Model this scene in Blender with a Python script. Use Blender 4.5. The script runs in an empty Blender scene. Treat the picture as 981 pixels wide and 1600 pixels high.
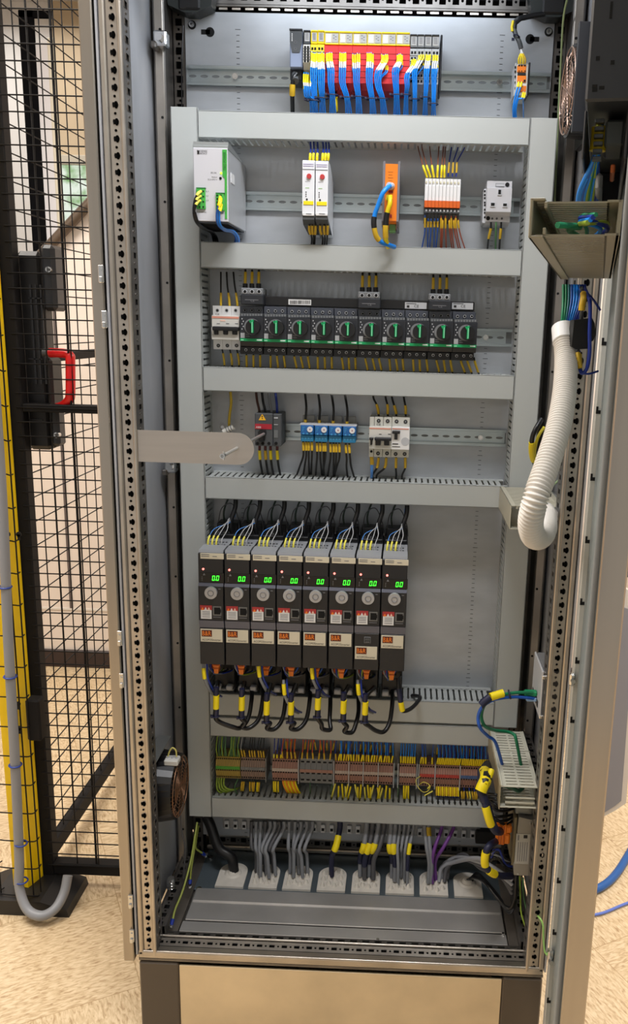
import bpy, bmesh, math, random
from mathutils import Vector, Matrix
random.seed(7)
sc=bpy.context.scene
COL=sc.collection
# ---------------------------------------------------------------- camera
W_,H_=981,1600; FPX=1300.0; PPX=111.0
CP=Vector((0.09239,-1.40372,1.43281))
yaw,pit,rol=-0.0205534,0.2218754,0.028412
f_=Vector((math.sin(yaw)*math.cos(pit),math.cos(yaw)*math.cos(pit),-math.sin(pit)))
r0=Vector((math.cos(yaw),-math.sin(yaw),0)); u0=r0.cross(f_)
r_=math.cos(rol)*r0+math.sin(rol)*u0; u_=-math.sin(rol)*r0+math.cos(rol)*u0
cam=bpy.data.objects.new('camera',bpy.data.cameras.new('camera')); COL.objects.link(cam)
m=Matrix((r_,u_,-f_)).transposed().to_4x4(); m.translation=CP; cam.matrix_world=m
cam.data.sensor_fit='VERTICAL'; cam.data.sensor_height=36; cam.data.lens=36*FPX/H_
cam.data.shift_x=-PPX/H_; cam.data.clip_start=.02; sc.camera=cam
def _ray(px,py): return r_*((px-W_/2-PPX)/FPX)-u_*((py-H_/2)/FPX)+f_
def at(px,py,Y): d=_ray(px,py); return CP+d*((Y-CP.y)/d.y)
def atX(px,py,X): d=_ray(px,py); return CP+d*((X-CP.x)/d.x)
def atZ(px,py,Z): d=_ray(px,py); return CP+d*((Z-CP.z)/d.z)
# ---------------------------------------------------------------- light
sc.view_settings.view_transform='Standard'; sc.view_settings.look='None'
sc.view_settings.gamma=1; sc.view_settings.use_curve_mapping=False; sc.view_settings.exposure=0.0
w=bpy.data.worlds.new('world'); sc.world=w; w.use_nodes=True
w.node_tree.nodes['Background'].inputs[0].default_value=(1,.96,.9,1)
w.node_tree.nodes['Background'].inputs[1].default_value=.47
def area(name,loc,rot,sx,sy,power,col):
    l=bpy.data.lights.new(name,'AREA'); l.shape='RECTANGLE'; l.size=sx; l.size_y=sy; l.energy=power; l.color=col
    o=bpy.data.objects.new(name,l); COL.objects.link(o); o.location=loc; o.rotation_euler=rot; return o
area('ceiling_lamp_front',(.35,-.62,2.80),(0,0,0),1.1,.25,42,(.98,.98,1))
area('added_fill_behind',(1.3,-1.8,2.93),(0,0,0),1.2,.6,31,(1,.97,.93))  # added fill behind the camera, lifts floor, plinth and left cabinet wall
area('added_far_wall_fill',(-1.9,2.7,2.9),(0,0,0),1.6,.8,13,(1,.99,.97))  # added light that only brightens the far wall beyond the opening
area('ceiling_lamp_rear',(-1.5,.1,2.93),(0,0,0),1.0,1.6,88,(1,.94,.86))
area('ceiling_lamp_side',(1.6,.6,2.93),(0,0,0),.6,1.2,68,(1,.94,.86))
area('cabinet_lamp',(0,.10,2.12),(math.radians(38),0,0),.5,.03,1.4,(.82,.9,1))
# ---------------------------------------------------------------- materials
def lin(c): return tuple(((v/255)/12.92 if v/255<=.04045 else ((v/255+.055)/1.055)**2.4) for v in c)
MAT={}
def mat(name,rgb,rough=.5,metal=0.,emit=None,var=0.,scale=20,bump=0.,stretch=None,spec=None,alpha=None,trans=None,ior=None):
    if name in MAT: return MAT[name]
    m=bpy.data.materials.new(name); m.use_nodes=True; nt=m.node_tree; b=nt.nodes['Principled BSDF']
    c=lin(rgb)+(1,)
    b.inputs['Base Color'].default_value=c; b.inputs['Roughness'].default_value=rough; b.inputs['Metallic'].default_value=metal
    if spec is not None: b.inputs['Specular IOR Level'].default_value=spec
    if trans: b.inputs['Transmission Weight'].default_value=trans
    if emit: b.inputs['Emission Color'].default_value=c; b.inputs['Emission Strength'].default_value=emit
    if var or bump:
        tc=nt.nodes.new('ShaderNodeTexCoord'); mp=nt.nodes.new('ShaderNodeMapping'); nz=nt.nodes.new('ShaderNodeTexNoise')
        nt.links.new(tc.outputs['Object'],mp.inputs[0]); nt.links.new(mp.outputs[0],nz.inputs[0])
        if stretch: mp.inputs['Scale'].default_value=stretch
        nz.inputs['Scale'].default_value=scale; nz.inputs['Detail'].default_value=6
        if var:
            rp=nt.nodes.new('ShaderNodeValToRGB'); nt.links.new(nz.outputs['Fac'],rp.inputs[0])
            rp.color_ramp.elements[0].position=.3; rp.color_ramp.elements[1].position=.7
            rp.color_ramp.elements[0].color=tuple(x*(1-var) for x in c[:3])+(1,)
            rp.color_ramp.elements[1].color=tuple(min(1,x*(1+var)) for x in c[:3])+(1,)
            nt.links.new(rp.outputs[0],b.inputs['Base Color'])
        if bump:
            bp=nt.nodes.new('ShaderNodeBump'); bp.inputs['Strength'].default_value=bump; bp.inputs['Distance'].default_value=.002
            nt.links.new(nz.outputs['Fac'],bp.inputs['Height']); nt.links.new(bp.outputs[0],b.inputs['Normal'])
    MAT[name]=m; return m
DUCT=mat('grey_duct_plastic',(176,180,178),.45,var=.02,scale=5)
DUCTD=mat('duct_end_plastic',(176,172,155),.5)
PLATE=mat('galvanised_plate',(178,182,187),.42,.4,var=.1,scale=9,stretch=(1,1,2.5))
RAIL=mat('zinc_rail',(190,200,203),.28,.85,var=.08,scale=12)
STEEL=mat('brushed_stainless_steel',(176,168,158),.3,.95,var=.08,scale=6,stretch=(6,6,.25))
STEELF=mat('stainless_frame_steel',(190,182,172),.32,.9,var=.15,scale=14)
STEELS=mat('side_panel_steel',(166,169,175),.45,.2,var=.25,scale=3,stretch=(2,2,.6))
FRD=mat('frame_zinc',(120,116,112),.4,.8,var=.2,scale=20)
TRAY=mat('floor_tray_zinc',(180,178,176),.36,.5,var=.15,scale=7)
BLK=mat('black_plastic',(22,22,24),.45); BLK2=mat('charcoal_plastic',(40,42,47),.4); BLKC=mat('black_cable',(20,20,22),.35)
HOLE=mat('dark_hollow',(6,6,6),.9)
WHT=mat('white_plastic',(228,228,228),.4); OFFW=mat('off_white_plastic',(214,212,205),.45); LGR=mat('light_grey_plastic',(186,188,192),.45)
MGR=mat('mid_grey_plastic',(120,122,124),.5); DGR=mat('dark_grey_plastic',(74,77,80),.5)
YEL=mat('yellow_marker',(246,222,20),.45); YELD=mat('amber_marker',(214,176,40),.5); PALEY=mat('pale_yellow_marker',(236,226,90),.45)
BLUE=mat('blue_wire',(26,140,244),.3); DBLUE=mat('dark_blue_wire',(26,52,150),.35); LBLUE=mat('light_blue_wire',(90,150,225),.35)
ORG=mat('orange_plastic',(240,128,24),.45); ORGW=mat('orange_wire',(206,96,36),.4); BRN=mat('brown_wire',(120,66,44),.4)
RED=mat('red_plastic',(232,52,58),.45); REDD=mat('dark_red',(150,30,40),.5); REDH=mat('red_handle',(214,22,28),.3)
GRN=mat('green_plastic',(70,176,74),.45); GRNS=mat('teal_green_plastic',(20,164,96),.4); GRW=mat('green_wire',(30,130,90),.4); GYW=mat('green_yellow_wire',(150,176,60),.4)
DGW=mat('dull_green_wire',(84,130,84),.4)
GRC=mat('grey_cable',(134,137,143),.45); DGC=mat('dark_grey_cable',(84,84,88),.45); PUR=mat('violet_cable',(112,58,140),.4)
HOSE=mat('white_hose',(226,222,216),.4); SCRW=mat('bright_screw',(220,220,220),.2,1.)
CHR=mat('chrome',(225,225,225),.12,1.); NAVY=mat('navy_tape',(26,30,60),.5); BLUTIE=mat('blue_tie',(34,60,140),.4)
CREAM=mat('cream_label',(214,206,184),.5); PINK=mat('pink_label',(240,200,180),.5)
PLAT=mat('clear_dark_cover',(70,74,84),.15)
GLND=mat('white_rubber_membrane',(216,210,200),.55,var=.06,scale=60)
LEDG=mat('green_led',(60,255,50),.5,emit=2.2); LEDR=mat('red_led',(255,120,110),.5,emit=3.); LEDY=mat('lime_led',(200,255,60),.5,emit=1.2)
YPOST=mat('yellow_powder_coat',(242,205,8),.32,var=.05,scale=8); BLKM=mat('black_powder_coat',(24,23,24),.65,spec=.2)
INK=mat('black_ink',(30,28,28),.6); GINK=mat('grey_ink',(120,120,124),.6); WINK=mat('white_ink',(235,235,235),.5)
TERMG=mat('terminal_grey',(126,126,124),.5); TERMP=mat('terminal_buff',(160,118,104),.5); TERMY=mat('terminal_green_yellow',(140,170,50),.5); TERMB=mat('terminal_blue',(70,96,140),.5); TERMR=mat('terminal_red',(178,60,52),.5)
# ---------------------------------------------------------------- mesh helper
class MB:
    def __init__(s): s.v=[];s.f=[];s.m=[];s.mats=[];s.sm=[]
    def mi(s,m):
        if m not in s.mats: s.mats.append(m)
        return s.mats.index(m)
    def add(s,vs,fs,m,smooth=False):
        o=len(s.v); k=s.mi(m); s.v+= [tuple(v) for v in vs]
        for f in fs: s.f.append(tuple(i+o for i in f)); s.m.append(k); s.sm.append(smooth)
        return s
    def box(s,x0,x1,y0,y1,z0,z1,m,b=0.):
        if x0>x1:x0,x1=x1,x0
        if y0>y1:y0,y1=y1,y0
        if z0>z1:z0,z1=z1,z0
        b=min(b,(x1-x0)*.4,(y1-y0)*.4,(z1-z0)*.4)
        if b<=0:
            return s.add([(x,y,z) for x in(x0,x1) for y in(y0,y1) for z in(z0,z1)],[(0,1,3,2),(4,6,7,5),(0,4,5,1),(2,3,7,6),(0,2,6,4),(1,5,7,3)],m)
        vs=[];ix={}
        for i,x in enumerate((x0,x1)):
            for j,y in enumerate((y0,y1)):
                for k,z in enumerate((z0,z1)):
                    sx,sy,sz=(b if i==0 else -b),(b if j==0 else -b),(b if k==0 else -b)
                    for a,p in enumerate(((x,y+sy,z+sz),(x+sx,y,z+sz),(x+sx,y+sy,z))): ix[i,j,k,a]=len(vs); vs.append(p)
        fs=[]
        q=[(0,0),(0,1),(1,1),(1,0)]
        for e in(0,1):
            fs.append([ix[e,a,c,0] for a,c in q]); fs.append([ix[a,e,c,1] for a,c in q]); fs.append([ix[a,c,e,2] for a,c in q])
        for a in(0,1):
            for c in(0,1):
                fs.append([ix[a,c,0,0],ix[a,c,1,0],ix[a,c,1,1],ix[a,c,0,1]])
                fs.append([ix[a,0,c,0],ix[a,1,c,0],ix[a,1,c,2],ix[a,0,c,2]])
                fs.append([ix[0,a,c,1],ix[1,a,c,1],ix[1,a,c,2],ix[0,a,c,2]])
        for a in(0,1):
            for c in(0,1):
                for d in(0,1): fs.append([ix[a,c,d,0],ix[a,c,d,1],ix[a,c,d,2]])
        return s.add(vs,fs,m)
    def prism(s,pts,lo,hi,m,axis='y'):
        n=len(pts)
        if axis=='y': vs=[(a,lo,b) for a,b in pts]+[(a,hi,b) for a,b in pts]
        elif axis=='x': vs=[(lo,a,b) for a,b in pts]+[(hi,a,b) for a,b in pts]
        else: vs=[(a,b,lo) for a,b in pts]+[(a,b,hi) for a,b in pts]
        return s.add(vs,[tuple(range(n)),tuple(range(2*n-1,n-1,-1))]+[(i,(i+1)%n,(i+1)%n+n,i+n) for i in range(n)],m)
    def cyl(s,p0,p1,r,m,n=12,r1=None,smooth=True):
        p0=Vector(p0);p1=Vector(p1);r1=r if r1 is None else r1
        d=(p1-p0).normalized(); a=d.orthogonal().normalized(); b=d.cross(a)
        vs=[p+ (a*math.cos(t)+b*math.sin(t))*rr for p,rr in((p0,r),(p1,r1)) for t in [2*math.pi*i/n for i in range(n)]]
        s.add(vs,[(i,(i+1)%n,(i+1)%n+n,i+n) for i in range(n)],m,smooth)
        return s.add(vs,[tuple(range(n)),tuple(range(n,2*n))],m)
    def tube(s,pts,r,m,n=6,cap=True):
        pts=[Vector(p) for p in pts]; N=len(pts); vs=[]; a=None
        for i,p in enumerate(pts):
            d=(pts[min(i+1,N-1)]-pts[max(i-1,0)]).normalized()
            if a is None: a=d.orthogonal().normalized()
            a=(a-d*a.dot(d)).normalized(); b=d.cross(a)
            rr=r(i/(N-1)) if callable(r) else r
            vs+=[p+(a*math.cos(2*math.pi*k/n)+b*math.sin(2*math.pi*k/n))*rr for k in range(n)]
        fs=[(i*n+k,i*n+(k+1)%n,(i+1)*n+(k+1)%n,(i+1)*n+k) for i in range(N-1) for k in range(n)]
        s.add(vs,fs,m,True)
        if cap: s.add(vs[:n],[tuple(range(n))],m); s.add(vs[-n:],[tuple(range(n))],m)
        return s
    def ring(s,c,ax,R,r,m,n=24,k=5):
        c=Vector(c);ax=Vector(ax).normalized();a=ax.orthogonal().normalized();b=ax.cross(a)
        vs=[];fs=[]
        for i in range(n):
            t=2*math.pi*i/n; d=a*math.cos(t)+b*math.sin(t)
            for j in range(k):
                q=2*math.pi*j/k; vs.append(c+d*(R+r*math.cos(q))+ax*r*math.sin(q))
        for i in range(n):
            for j in range(k): fs.append((i*k+j,i*k+(j+1)%k,((i+1)%n)*k+(j+1)%k,((i+1)%n)*k+j))
        return s.add(vs,fs,m,True)
    def perf(s,O,U,V,w,pitch,count,hole,m,wall=.0015,off=0.):
        """perforated strip: O corner, U across (unit), V along (unit); hole = polygon in cell coords centred 0"""
        O=Vector(O);U=Vector(U);V=Vector(V);Nn=U.cross(V)
        n=len(hole)
        for c in range(count):
            ctr=O+U*(w/2)+V*(pitch*(c+.5))
            vs=[];
            for (a,b) in hole:
                k=max(abs(a-0)/(w/2),abs(b)/(pitch/2),1e-6); vs.append(ctr+U*(a/k)+V*(b/k))
            # outer ring must include corners: snap nearest samples
            oc=[ctr+U*(sx*w/2)+V*(sy*pitch/2) for sx in(-1,1) for sy in(-1,1)]
            for q in oc:
                j=min(range(n),key=lambda i:(vs[i]-q).length); vs[j]=q
            inn=[ctr+U*(a+off)+V*b for a,b in hole]
            bk=[p+Nn*wall for p in inn]
            s.add(vs+inn+bk,[(i,(i+1)%n,(i+1)%n+n,i+n) for i in range(n)]+[(i+n,(i+1)%n+n,(i+1)%n+2*n,i+2*n) for i in range(n)],m)
        return s
    def build(s,name,parent=None,loc=(0,0,0)):
        me=bpy.data.meshes.new(name); L=Vector(loc)
        P=L if parent is None else L
        if parent is not None: P=Vector(parent['_o']) if '_o' in parent else Vector((0,0,0))
        me.from_pydata([tuple(Vector(v)-P) for v in s.v],[],s.f)
        for m in s.mats: me.materials.append(m)
        me.polygons.foreach_set('material_index',s.m); me.polygons.foreach_set('use_smooth',s.sm)
        bm=bmesh.new(); bm.from_mesh(me); bmesh.ops.recalc_face_normals(bm,faces=bm.faces); bm.to_mesh(me); bm.free()
        o=bpy.data.objects.new(name,me); COL.objects.link(o)
        if parent is not None: o.parent=parent; o['_o']=tuple(P)
        else: o.location=P; o['_o']=tuple(P)
        return o
def sq(a,b=None,n=12):
    b=b or a; out=[]
    for i in range(n):
        t=2*math.pi*(i+.5)/n; c,s_=math.cos(t),math.sin(t); k=max(abs(c),abs(s_)); out.append((a/2*c/k,b/2*s_/k))
    return out
def rnd(r,n=12): return [(r*math.cos(2*math.pi*(i+.5)/n),r*math.sin(2*math.pi*(i+.5)/n)) for i in range(n)]
def tag(o,label,cat,group=None,kind=None):
    o['label']=label; o['category']=cat
    if group:o['group']=group
    if kind:o['kind']=kind
    return o
def struct(o,kind='structure'): o['kind']=kind; return o
def thing(name,loc,label,cat,group=None):
    o=bpy.data.objects.new(name,None); o.empty_display_size=.02; COL.objects.link(o); o.location=loc; o['_o']=tuple(loc)
    return tag(o,label,cat,group)
def dup(root,loc,label=None,skip=()):
    def cp(o,par):
        c=o.copy(); COL.objects.link(c); c.parent=par
        for ch in list(o.children):
            if ch.name.split('.')[0] in skip: continue
            cp(ch,c)
        return c
    r=cp(root,None); r.location=loc; r['_o']=tuple(loc)
    if label: r['label']=label
    return r
def R4(x0,y0,x1,y1,Y):
    cx,cy=(x0+x1)/2,(y0+y1)/2
    return at(x0,cy,Y).x,at(x1,cy,Y).x,at(cx,y1,Y).z,at(cx,y0,Y).z
def pbox(mb,x0,y0,x1,y1,Ya,Yb,m,b=0.):
    X0,X1,Z0,Z1=R4(x0,y0,x1,y1,Ya); mb.box(X0,X1,Ya,Yb,Z0,Z1,m,b); return X0,X1,Z0,Z1
def pdisc(mb,cx,cy,rpx,Ya,Yb,m,n=16,r1=None):
    c=at(cx,cy,Ya); r=(at(cx+rpx,cy,Ya)-c).length; mb.cyl(c,(c.x,Yb,c.z),r,m,n,r1=(r*r1 if r1 else None)); return c,r
_font=None
def text(body,px,py,hpx,Y,m,parent,name='lettering',wpx=None,align='CENTER',face='front',rot=0,part_label=None):
    """flat lettering lying on a face at depth Y; hpx = cap height in px, wpx = full width"""
    cu=bpy.data.curves.new('t','FONT'); cu.body=body; cu.size=1; cu.align_x=align; cu.align_y='CENTER'; cu.resolution_u=2
    o=bpy.data.objects.new('t',cu); COL.objects.link(o); bpy.context.view_layer.update()
    me=bpy.data.meshes.new_from_object(o.evaluated_get(bpy.context.evaluated_depsgraph_get()))
    COL.objects.unlink(o); bpy.data.objects.remove(o)
    xs=[v.co.x for v in me.vertices]; ys=[v.co.y for v in me.vertices]
    c=at(px,py,Y); S=(at(px+1,py,Y)-c).length
    cx=(min(xs)+max(xs))/2; cyy=(min(ys)+max(ys))/2
    sy=hpx*S/max(1e-6,max(ys)-min(ys)); sx=(wpx*S/max(1e-6,max(xs)-min(xs))) if wpx else sy
    P=Vector(parent['_o']) if '_o' in parent else Vector((0,0,0))
    for v in me.vertices:
        a=(v.co.x-cx)*sx; b=(v.co.y-cyy)*sy
        if rot: a,b=a*math.cos(rot)-b*math.sin(rot),a*math.sin(rot)+b*math.cos(rot)
        v.co=Vector((c.x+a,Y-.0003,c.z+b))-P
    me.materials.clear(); me.materials.append(m)
    t=bpy.data.objects.new(name,me); COL.objects.link(t); t.parent=parent; t['_o']=tuple(P)
    return t
def cr(pts,n=6):
    pts=[Vector(p) for p in pts]
    if len(pts)==2: return [pts[0].lerp(pts[1],i/n) for i in range(n+1)]
    P=[pts[0]*2-pts[1]]+pts+[pts[-1]*2-pts[-2]]; out=[]
    for i in range(1,len(P)-2):
        a,b,c,d=P[i-1],P[i],P[i+1],P[i+2]
        for k in range(n):
            t=k/n; out.append(.5*((2*b)+(c-a)*t+(2*a-5*b+4*c-d)*t*t+(3*b-a-3*c+d)*t**3))
    out.append(pts[-1]); return out
def pp(L): return [at(*q) if len(q)==3 else Vector(q[0]) for q in L]
def wire(name,label,cat,group,pts,r,m,sl=(),n=6,seg=6,parent=None):
    """flexible wire or cable through world points; sl = [(t0,t1,material,factor,child name)]"""
    C=cr(pts,seg); o=MB().tube(C,r,m,n).build(name,parent,loc=C[0])
    if parent is None: tag(o,label,cat,group)
    for s in sl:
        t0,t1,mm=s[:3]; k=s[3] if len(s)>3 else 1.5; nm=s[4] if len(s)>4 else 'marker_sleeve'
        N=len(C)-1
        def pt(t):
            f=t*N; i=min(int(f),N-1); return C[i].lerp(C[i+1],f-i)
        q=[pt(t0+(t1-t0)*j/4) for j in range(5)]
        MB().tube(q,r*k,mm,max(n,6)).build(nm,o)
    return o
def perf2(s,O,U,V,w,length,pat,m,wall=.0012):
    O=Vector(O);U=Vector(U).normalized();V=Vector(V).normalized();Nn=U.cross(V); p=0;i=0
    while p<length-1e-6:
        pitch,hole=pat[i%len(pat)]; i+=1
        if p+pitch>length+1e-6: break
        ctr=O+U*(w/2)+V*(p+pitch/2); n=len(hole); vs=[]
        for (a,b) in hole:
            k=max(abs(a)/(w/2),abs(b)/(pitch/2),1e-6); vs.append(ctr+U*(a/k)+V*(b/k))
        for sx in(-1,1):
            for sy in(-1,1):
                q=ctr+U*(sx*w/2)+V*(sy*pitch/2); j=min(range(n),key=lambda t:(vs[t]-q).length); vs[j]=q
        inn=[ctr+U*a+V*b for a,b in hole]; bk=[q+Nn*wall for q in inn]
        s.add(vs+inn+bk,[(t,(t+1)%n,(t+1)%n+n,t+n) for t in range(n)]+[(t+n,(t+1)%n+n,(t+1)%n+2*n,t+2*n) for t in range(n)],m)
        p+=pitch
    return p
CLOV=[(-.0045,.001),(-.0035,.004),(-.001,.0035),(.0005,.0055),(.003,.0055),(.0048,.003),(.0055,.0005),(.0048,-.003),(.003,-.0055),(.0005,-.0055),(-.001,-.0035),(-.0035,-.004)]
SMALL=rnd(.0022,12)
ZT=2.16; ZB=.2
# ================================================================= ROOM
def room():
    m=bpy.data.materials.new('vinyl_floor_tiles'); m.use_nodes=True; nt=m.node_tree; b=nt.nodes['Principled BSDF']; L=nt.links.new
    tc=nt.nodes.new('ShaderNodeTexCoord'); mp=nt.nodes.new('ShaderNodeMapping'); mp.inputs['Rotation'].default_value=(0,0,math.radians(-28))
    L(tc.outputs['Object'],mp.inputs[0])
    ck=nt.nodes.new('ShaderNodeTexChecker'); ck.inputs['Scale'].default_value=1/.33; L(mp.outputs[0],ck.inputs[0])
    def streak(sc_):
        m2=nt.nodes.new('ShaderNodeMapping'); m2.inputs['Scale'].default_value=sc_; L(mp.outputs[0],m2.inputs[0])
        n=nt.nodes.new('ShaderNodeTexNoise'); n.inputs['Scale'].default_value=1; n.inputs['Detail'].default_value=5; n.inputs['Distortion'].default_value=.6; L(m2.outputs[0],n.inputs[0]); return n
    a,c=streak((170,50,1)),streak((50,170,1))
    mx=nt.nodes.new('ShaderNodeMix'); L(ck.outputs['Fac'],mx.inputs['Factor']); L(a.outputs['Fac'],mx.inputs[2]); L(c.outputs['Fac'],mx.inputs[3])
    rp=nt.nodes.new('ShaderNodeValToRGB'); L(mx.outputs[0],rp.inputs[0]); e=rp.color_ramp.elements
    e[0].position=.3; e[0].color=lin((164,136,102))+(1,); e[1].position=.62; e[1].color=lin((214,193,160))+(1,)
    x=rp.color_ramp.elements.new(.46); x.color=lin((196,173,138))+(1,)
    br=nt.nodes.new('ShaderNodeTexBrick'); br.offset=0; br.inputs['Scale'].default_value=1; br.inputs['Brick Width'].default_value=.33; br.inputs['Row Height'].default_value=.33; br.inputs['Mortar Size'].default_value=.0012
    br.inputs['Color1'].default_value=(1,1,1,1);br.inputs['Color2'].default_value=(1,1,1,1);br.inputs['Mortar'].default_value=(.72,.66,.58,1)
    L(mp.outputs[0],br.inputs[0])
    mu=nt.nodes.new('ShaderNodeMix'); mu.data_type='RGBA'; mu.blend_type='MULTIPLY'; mu.inputs[0].default_value=1
    L(rp.outputs[0],mu.inputs[6]); L(br.outputs[0],mu.inputs[7]); L(mu.outputs[2],b.inputs['Base Color'])
    b.inputs['Roughness'].default_value=.38
    struct(MB().box(-4,3.4,-3,5.4,-.05,0,m).build('floor'))
    wall=mat('painted_wall',(220,208,198),.6,var=.03,scale=3)
    wallw=mat('white_far_wall',(228,224,220),.6); wallb=mat('beige_far_wall',(206,184,152),.6)
    # back wall with a glazed opening low-bounded by a sloping rail
    YW=1.82
    A=at(75,393,YW); Bq=at(150,313,YW)
    d=(Bq-A); Lx=at(-60,0,YW).x
    low=A.z-.02
    mb=MB()
    mb.prism([(-4,0),(3.4,0),(3.4,3),(Bq.x+1.2*d.x,3),(Bq.x+1.2*d.x,Bq.z+1.2*d.z),(A.x,A.z),(Lx,A.z-.02),(-4,A.z-.02)],YW,YW+.08,wall)
    struct(mb.build('wall_back'))
    struct(MB().box(-4.1,-4,-3,5.4,0,3,wall).build('wall_left')); struct(MB().box(3.4,3.5,-3,5.4,0,3,wall).build('wall_right'))
    struct(MB().box(-4,3.4,-3,5.4,3,3.1,mat('ceiling_white',(225,224,220),.7)).build('ceiling'))
    base=mat('dark_baseboard',(46,32,30),.5)
    struct(MB().box(-4,3.4,YW-.015,YW,0,.075,base,.004).build('baseboard_back'))
    # panel joints on the wall
    p=at(112,950,YW)
    struct(MB().box(-4,Bq.x+.6,YW-.004,YW,at(100,951,YW).z-.004,at(100,951,YW).z+.004,mat('joint_trim',(214,208,200),.5)).build('trim_1'))
    struct(MB().box(p.x-.006,p.x+.006,YW-.004,YW,p.z,1.45,mat('dark_joint',(90,80,78),.6)).build('trim_2'))
    # sloping rail
    rl=MB(); a=A+Vector((-.03,-.03,-.03)); c=Bq+d*.5+Vector((0,-.03,0))
    rl.tube([a,c],.019,mat('bronze_rail',(92,78,66),.4,.3),n=8)
    struct(rl.build('trim_3'))
    # far side beyond opening
    YF=3.3
    struct(MB().box(-4,3.4,YF,YF+.1,0,3,wallw).build('wall_far'))
    X0,X1,Z0,Z1=R4(83,-40,175,262,YF-.02)
    struct(MB().box(X0,X1,YF-.02,YF,Z0,Z1+.4,wallb).build('trim_4'))
    X0,X1,Z0,Z1=R4(92,258,175,345,YF-.05)
    wn=MB(); F=mat('window_frame_pale',(206,196,178),.5)
    fol=bpy.data.materials.new('daylight_foliage'); fol.use_nodes=True; nt=fol.node_tree; b=nt.nodes['Principled BSDF']
    tc=nt.nodes.new('ShaderNodeTexCoord'); nz=nt.nodes.new('ShaderNodeTexNoise'); nz.inputs['Scale'].default_value=14; nz.inputs['Detail'].default_value=8; rp=nt.nodes.new('ShaderNodeValToRGB')
    nt.links.new(tc.outputs['Object'],nz.inputs[0]); nt.links.new(nz.outputs['Fac'],rp.inputs[0]); nt.links.new(rp.outputs[0],b.inputs['Emission Color'])
    e=rp.color_ramp.elements; e[0].position=.38; e[0].color=lin((130,175,110))+(1,); e[1].position=.6; e[1].color=lin((236,246,232))+(1,); b.inputs['Emission Strength'].default_value=.9; b.inputs['Base Color'].default_value=(.02,.03,.02,1)
    wn.box(X0-.03,X1+.03,YF-.05,YF-.02,Z1,Z1+.05,F,.004).box(X0-.03,X1+.03,YF-.05,YF-.02,Z0-.05,Z0,F,.004).box(X0-.04,X0,YF-.05,YF-.02,Z0-.05,Z1+.05,F,.004)
    wo=struct(wn.build('window_1')); MB().box(X0,X1,YF-.035,YF-.025,Z0,Z1,fol).build('window_pane',wo)
    # open glazed door leaf behind opening
    dl=MB(); D=mat('door_leaf_black',(14,14,16),.9,spec=.05); G=mat('door_glass_grey',(214,212,216),.5)
    Y0,Y1=2.3,3.0
    X0=at(52,200,Y0).x; zt=at(40,15,Y0).z; 
    dl.box(X0-.035,X0+.028,Y0,Y0+.012,.4,zt,D,.003)
    dr=struct(dl.build('door_1'))
    X2=at(85,200,Y0+.03).x
    MB().box(X0+.028,X2,Y0+.004,Y0+.009,.4,zt-.12,G).build('glass_panel',dr)
    MB().box(X2,X2+.03,Y0,Y0+.015,.4,zt-.1,mat('door_edge_cream',(214,206,186),.4),.004).build('edge_strip',dr)
    MB().box(X0-.035,X2+.03,Y0,Y0+.012,zt-.03,zt,D,.003).build('top_rail',dr)
room()
# ================================================================= CABINET
cab=thing('electrical_cabinet',(0,.2,0),'tall open stainless steel control cabinet on a dark plinth, filling the middle of the view','electrical cabinet')
def front_post(s):
    mb=MB(); X=lambda dx:s*(.4-dx)
    mb.box(X(0),X(.009),0,.03,ZB,ZT,STEELF,.002)
    mb.box(X(.009),X(.0115),.004,.03,ZB,ZT,FRD)
    perf2(mb,(X(.0115) if s<0 else X(.0295),.003,ZB),(1,0,0),(0,0,1),.018,ZT-ZB,[(.0155,CLOV),(.0095,SMALL)],STEELF)
    mb.tube([(X(.0322),.003,ZB),(X(.0322),.003,ZT)],.0038,STEELF,n=10)
    if s<0: perf2(mb,(X(.0355),.006,ZB),(0,1,0),(0,0,1),.036,ZT-ZB,[(.015,sq(.014,.009)),(.010,rnd(.002))],FRD)
    else: perf2(mb,(X(.0355),.006,ZB),(0,1,0),(0,0,1),.036,ZT-ZB,[(.015,sq(.014,.009)),(.010,rnd(.002))],FRD)
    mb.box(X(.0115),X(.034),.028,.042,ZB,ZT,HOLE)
    return mb.build('front_post',cab)
front_post(-1); front_post(1)
def rear_post(s):
    mb=MB(); X=lambda dx:s*(.4-dx)
    mb.box(X(.004),X(.026),.275,.33,ZB,ZT,FRD,.002)
    mb.box(X(.008),X(.024),.272,.276,ZB,ZT,STEELF,.001)
    for z in [ZB+.1+.15*i for i in range(13)]: mb.cyl((X(.019),.271,z),(X(.019),.273,z),.0025,HOLE,8)
    perf2(mb,(X(.026) if s<0 else X(.0485),.335,ZB),(1,0,0),(0,0,1),.0225,ZT-ZB,[(.015,sq(.0125)),(.010,SMALL)],FRD)
    mb.box(X(.026),X(.0485),.36,.365,ZB,ZT,HOLE)
    return mb.build('rear_post',cab)
rear_post(-1); rear_post(1)
# side, back and roof panels
mb=MB(); mb.box(-.405,-.4015,.0,.42,ZB,ZT,STEELS); mb.box(-.4305,-.4095,0,.42,.183,ZT,STEEL,.002); mb.box(-.4095,-.405,.012,.42,.19,ZT,HOLE)
mb.build('side_panel',cab)
MB().box(.4015,.405,.0,.42,ZB,ZT,STEELS).build('side_panel',cab)
MB().box(-.4015,.4015,.42,.425,ZB,ZT,mat('back_panel_grey',(70,72,76),.6)).build('back_panel',cab)
MB().box(-.4015,.4015,0,.42,ZT,ZT+.01,mat('roof_grey',(120,120,122),.5)).build('roof',cab)
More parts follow.
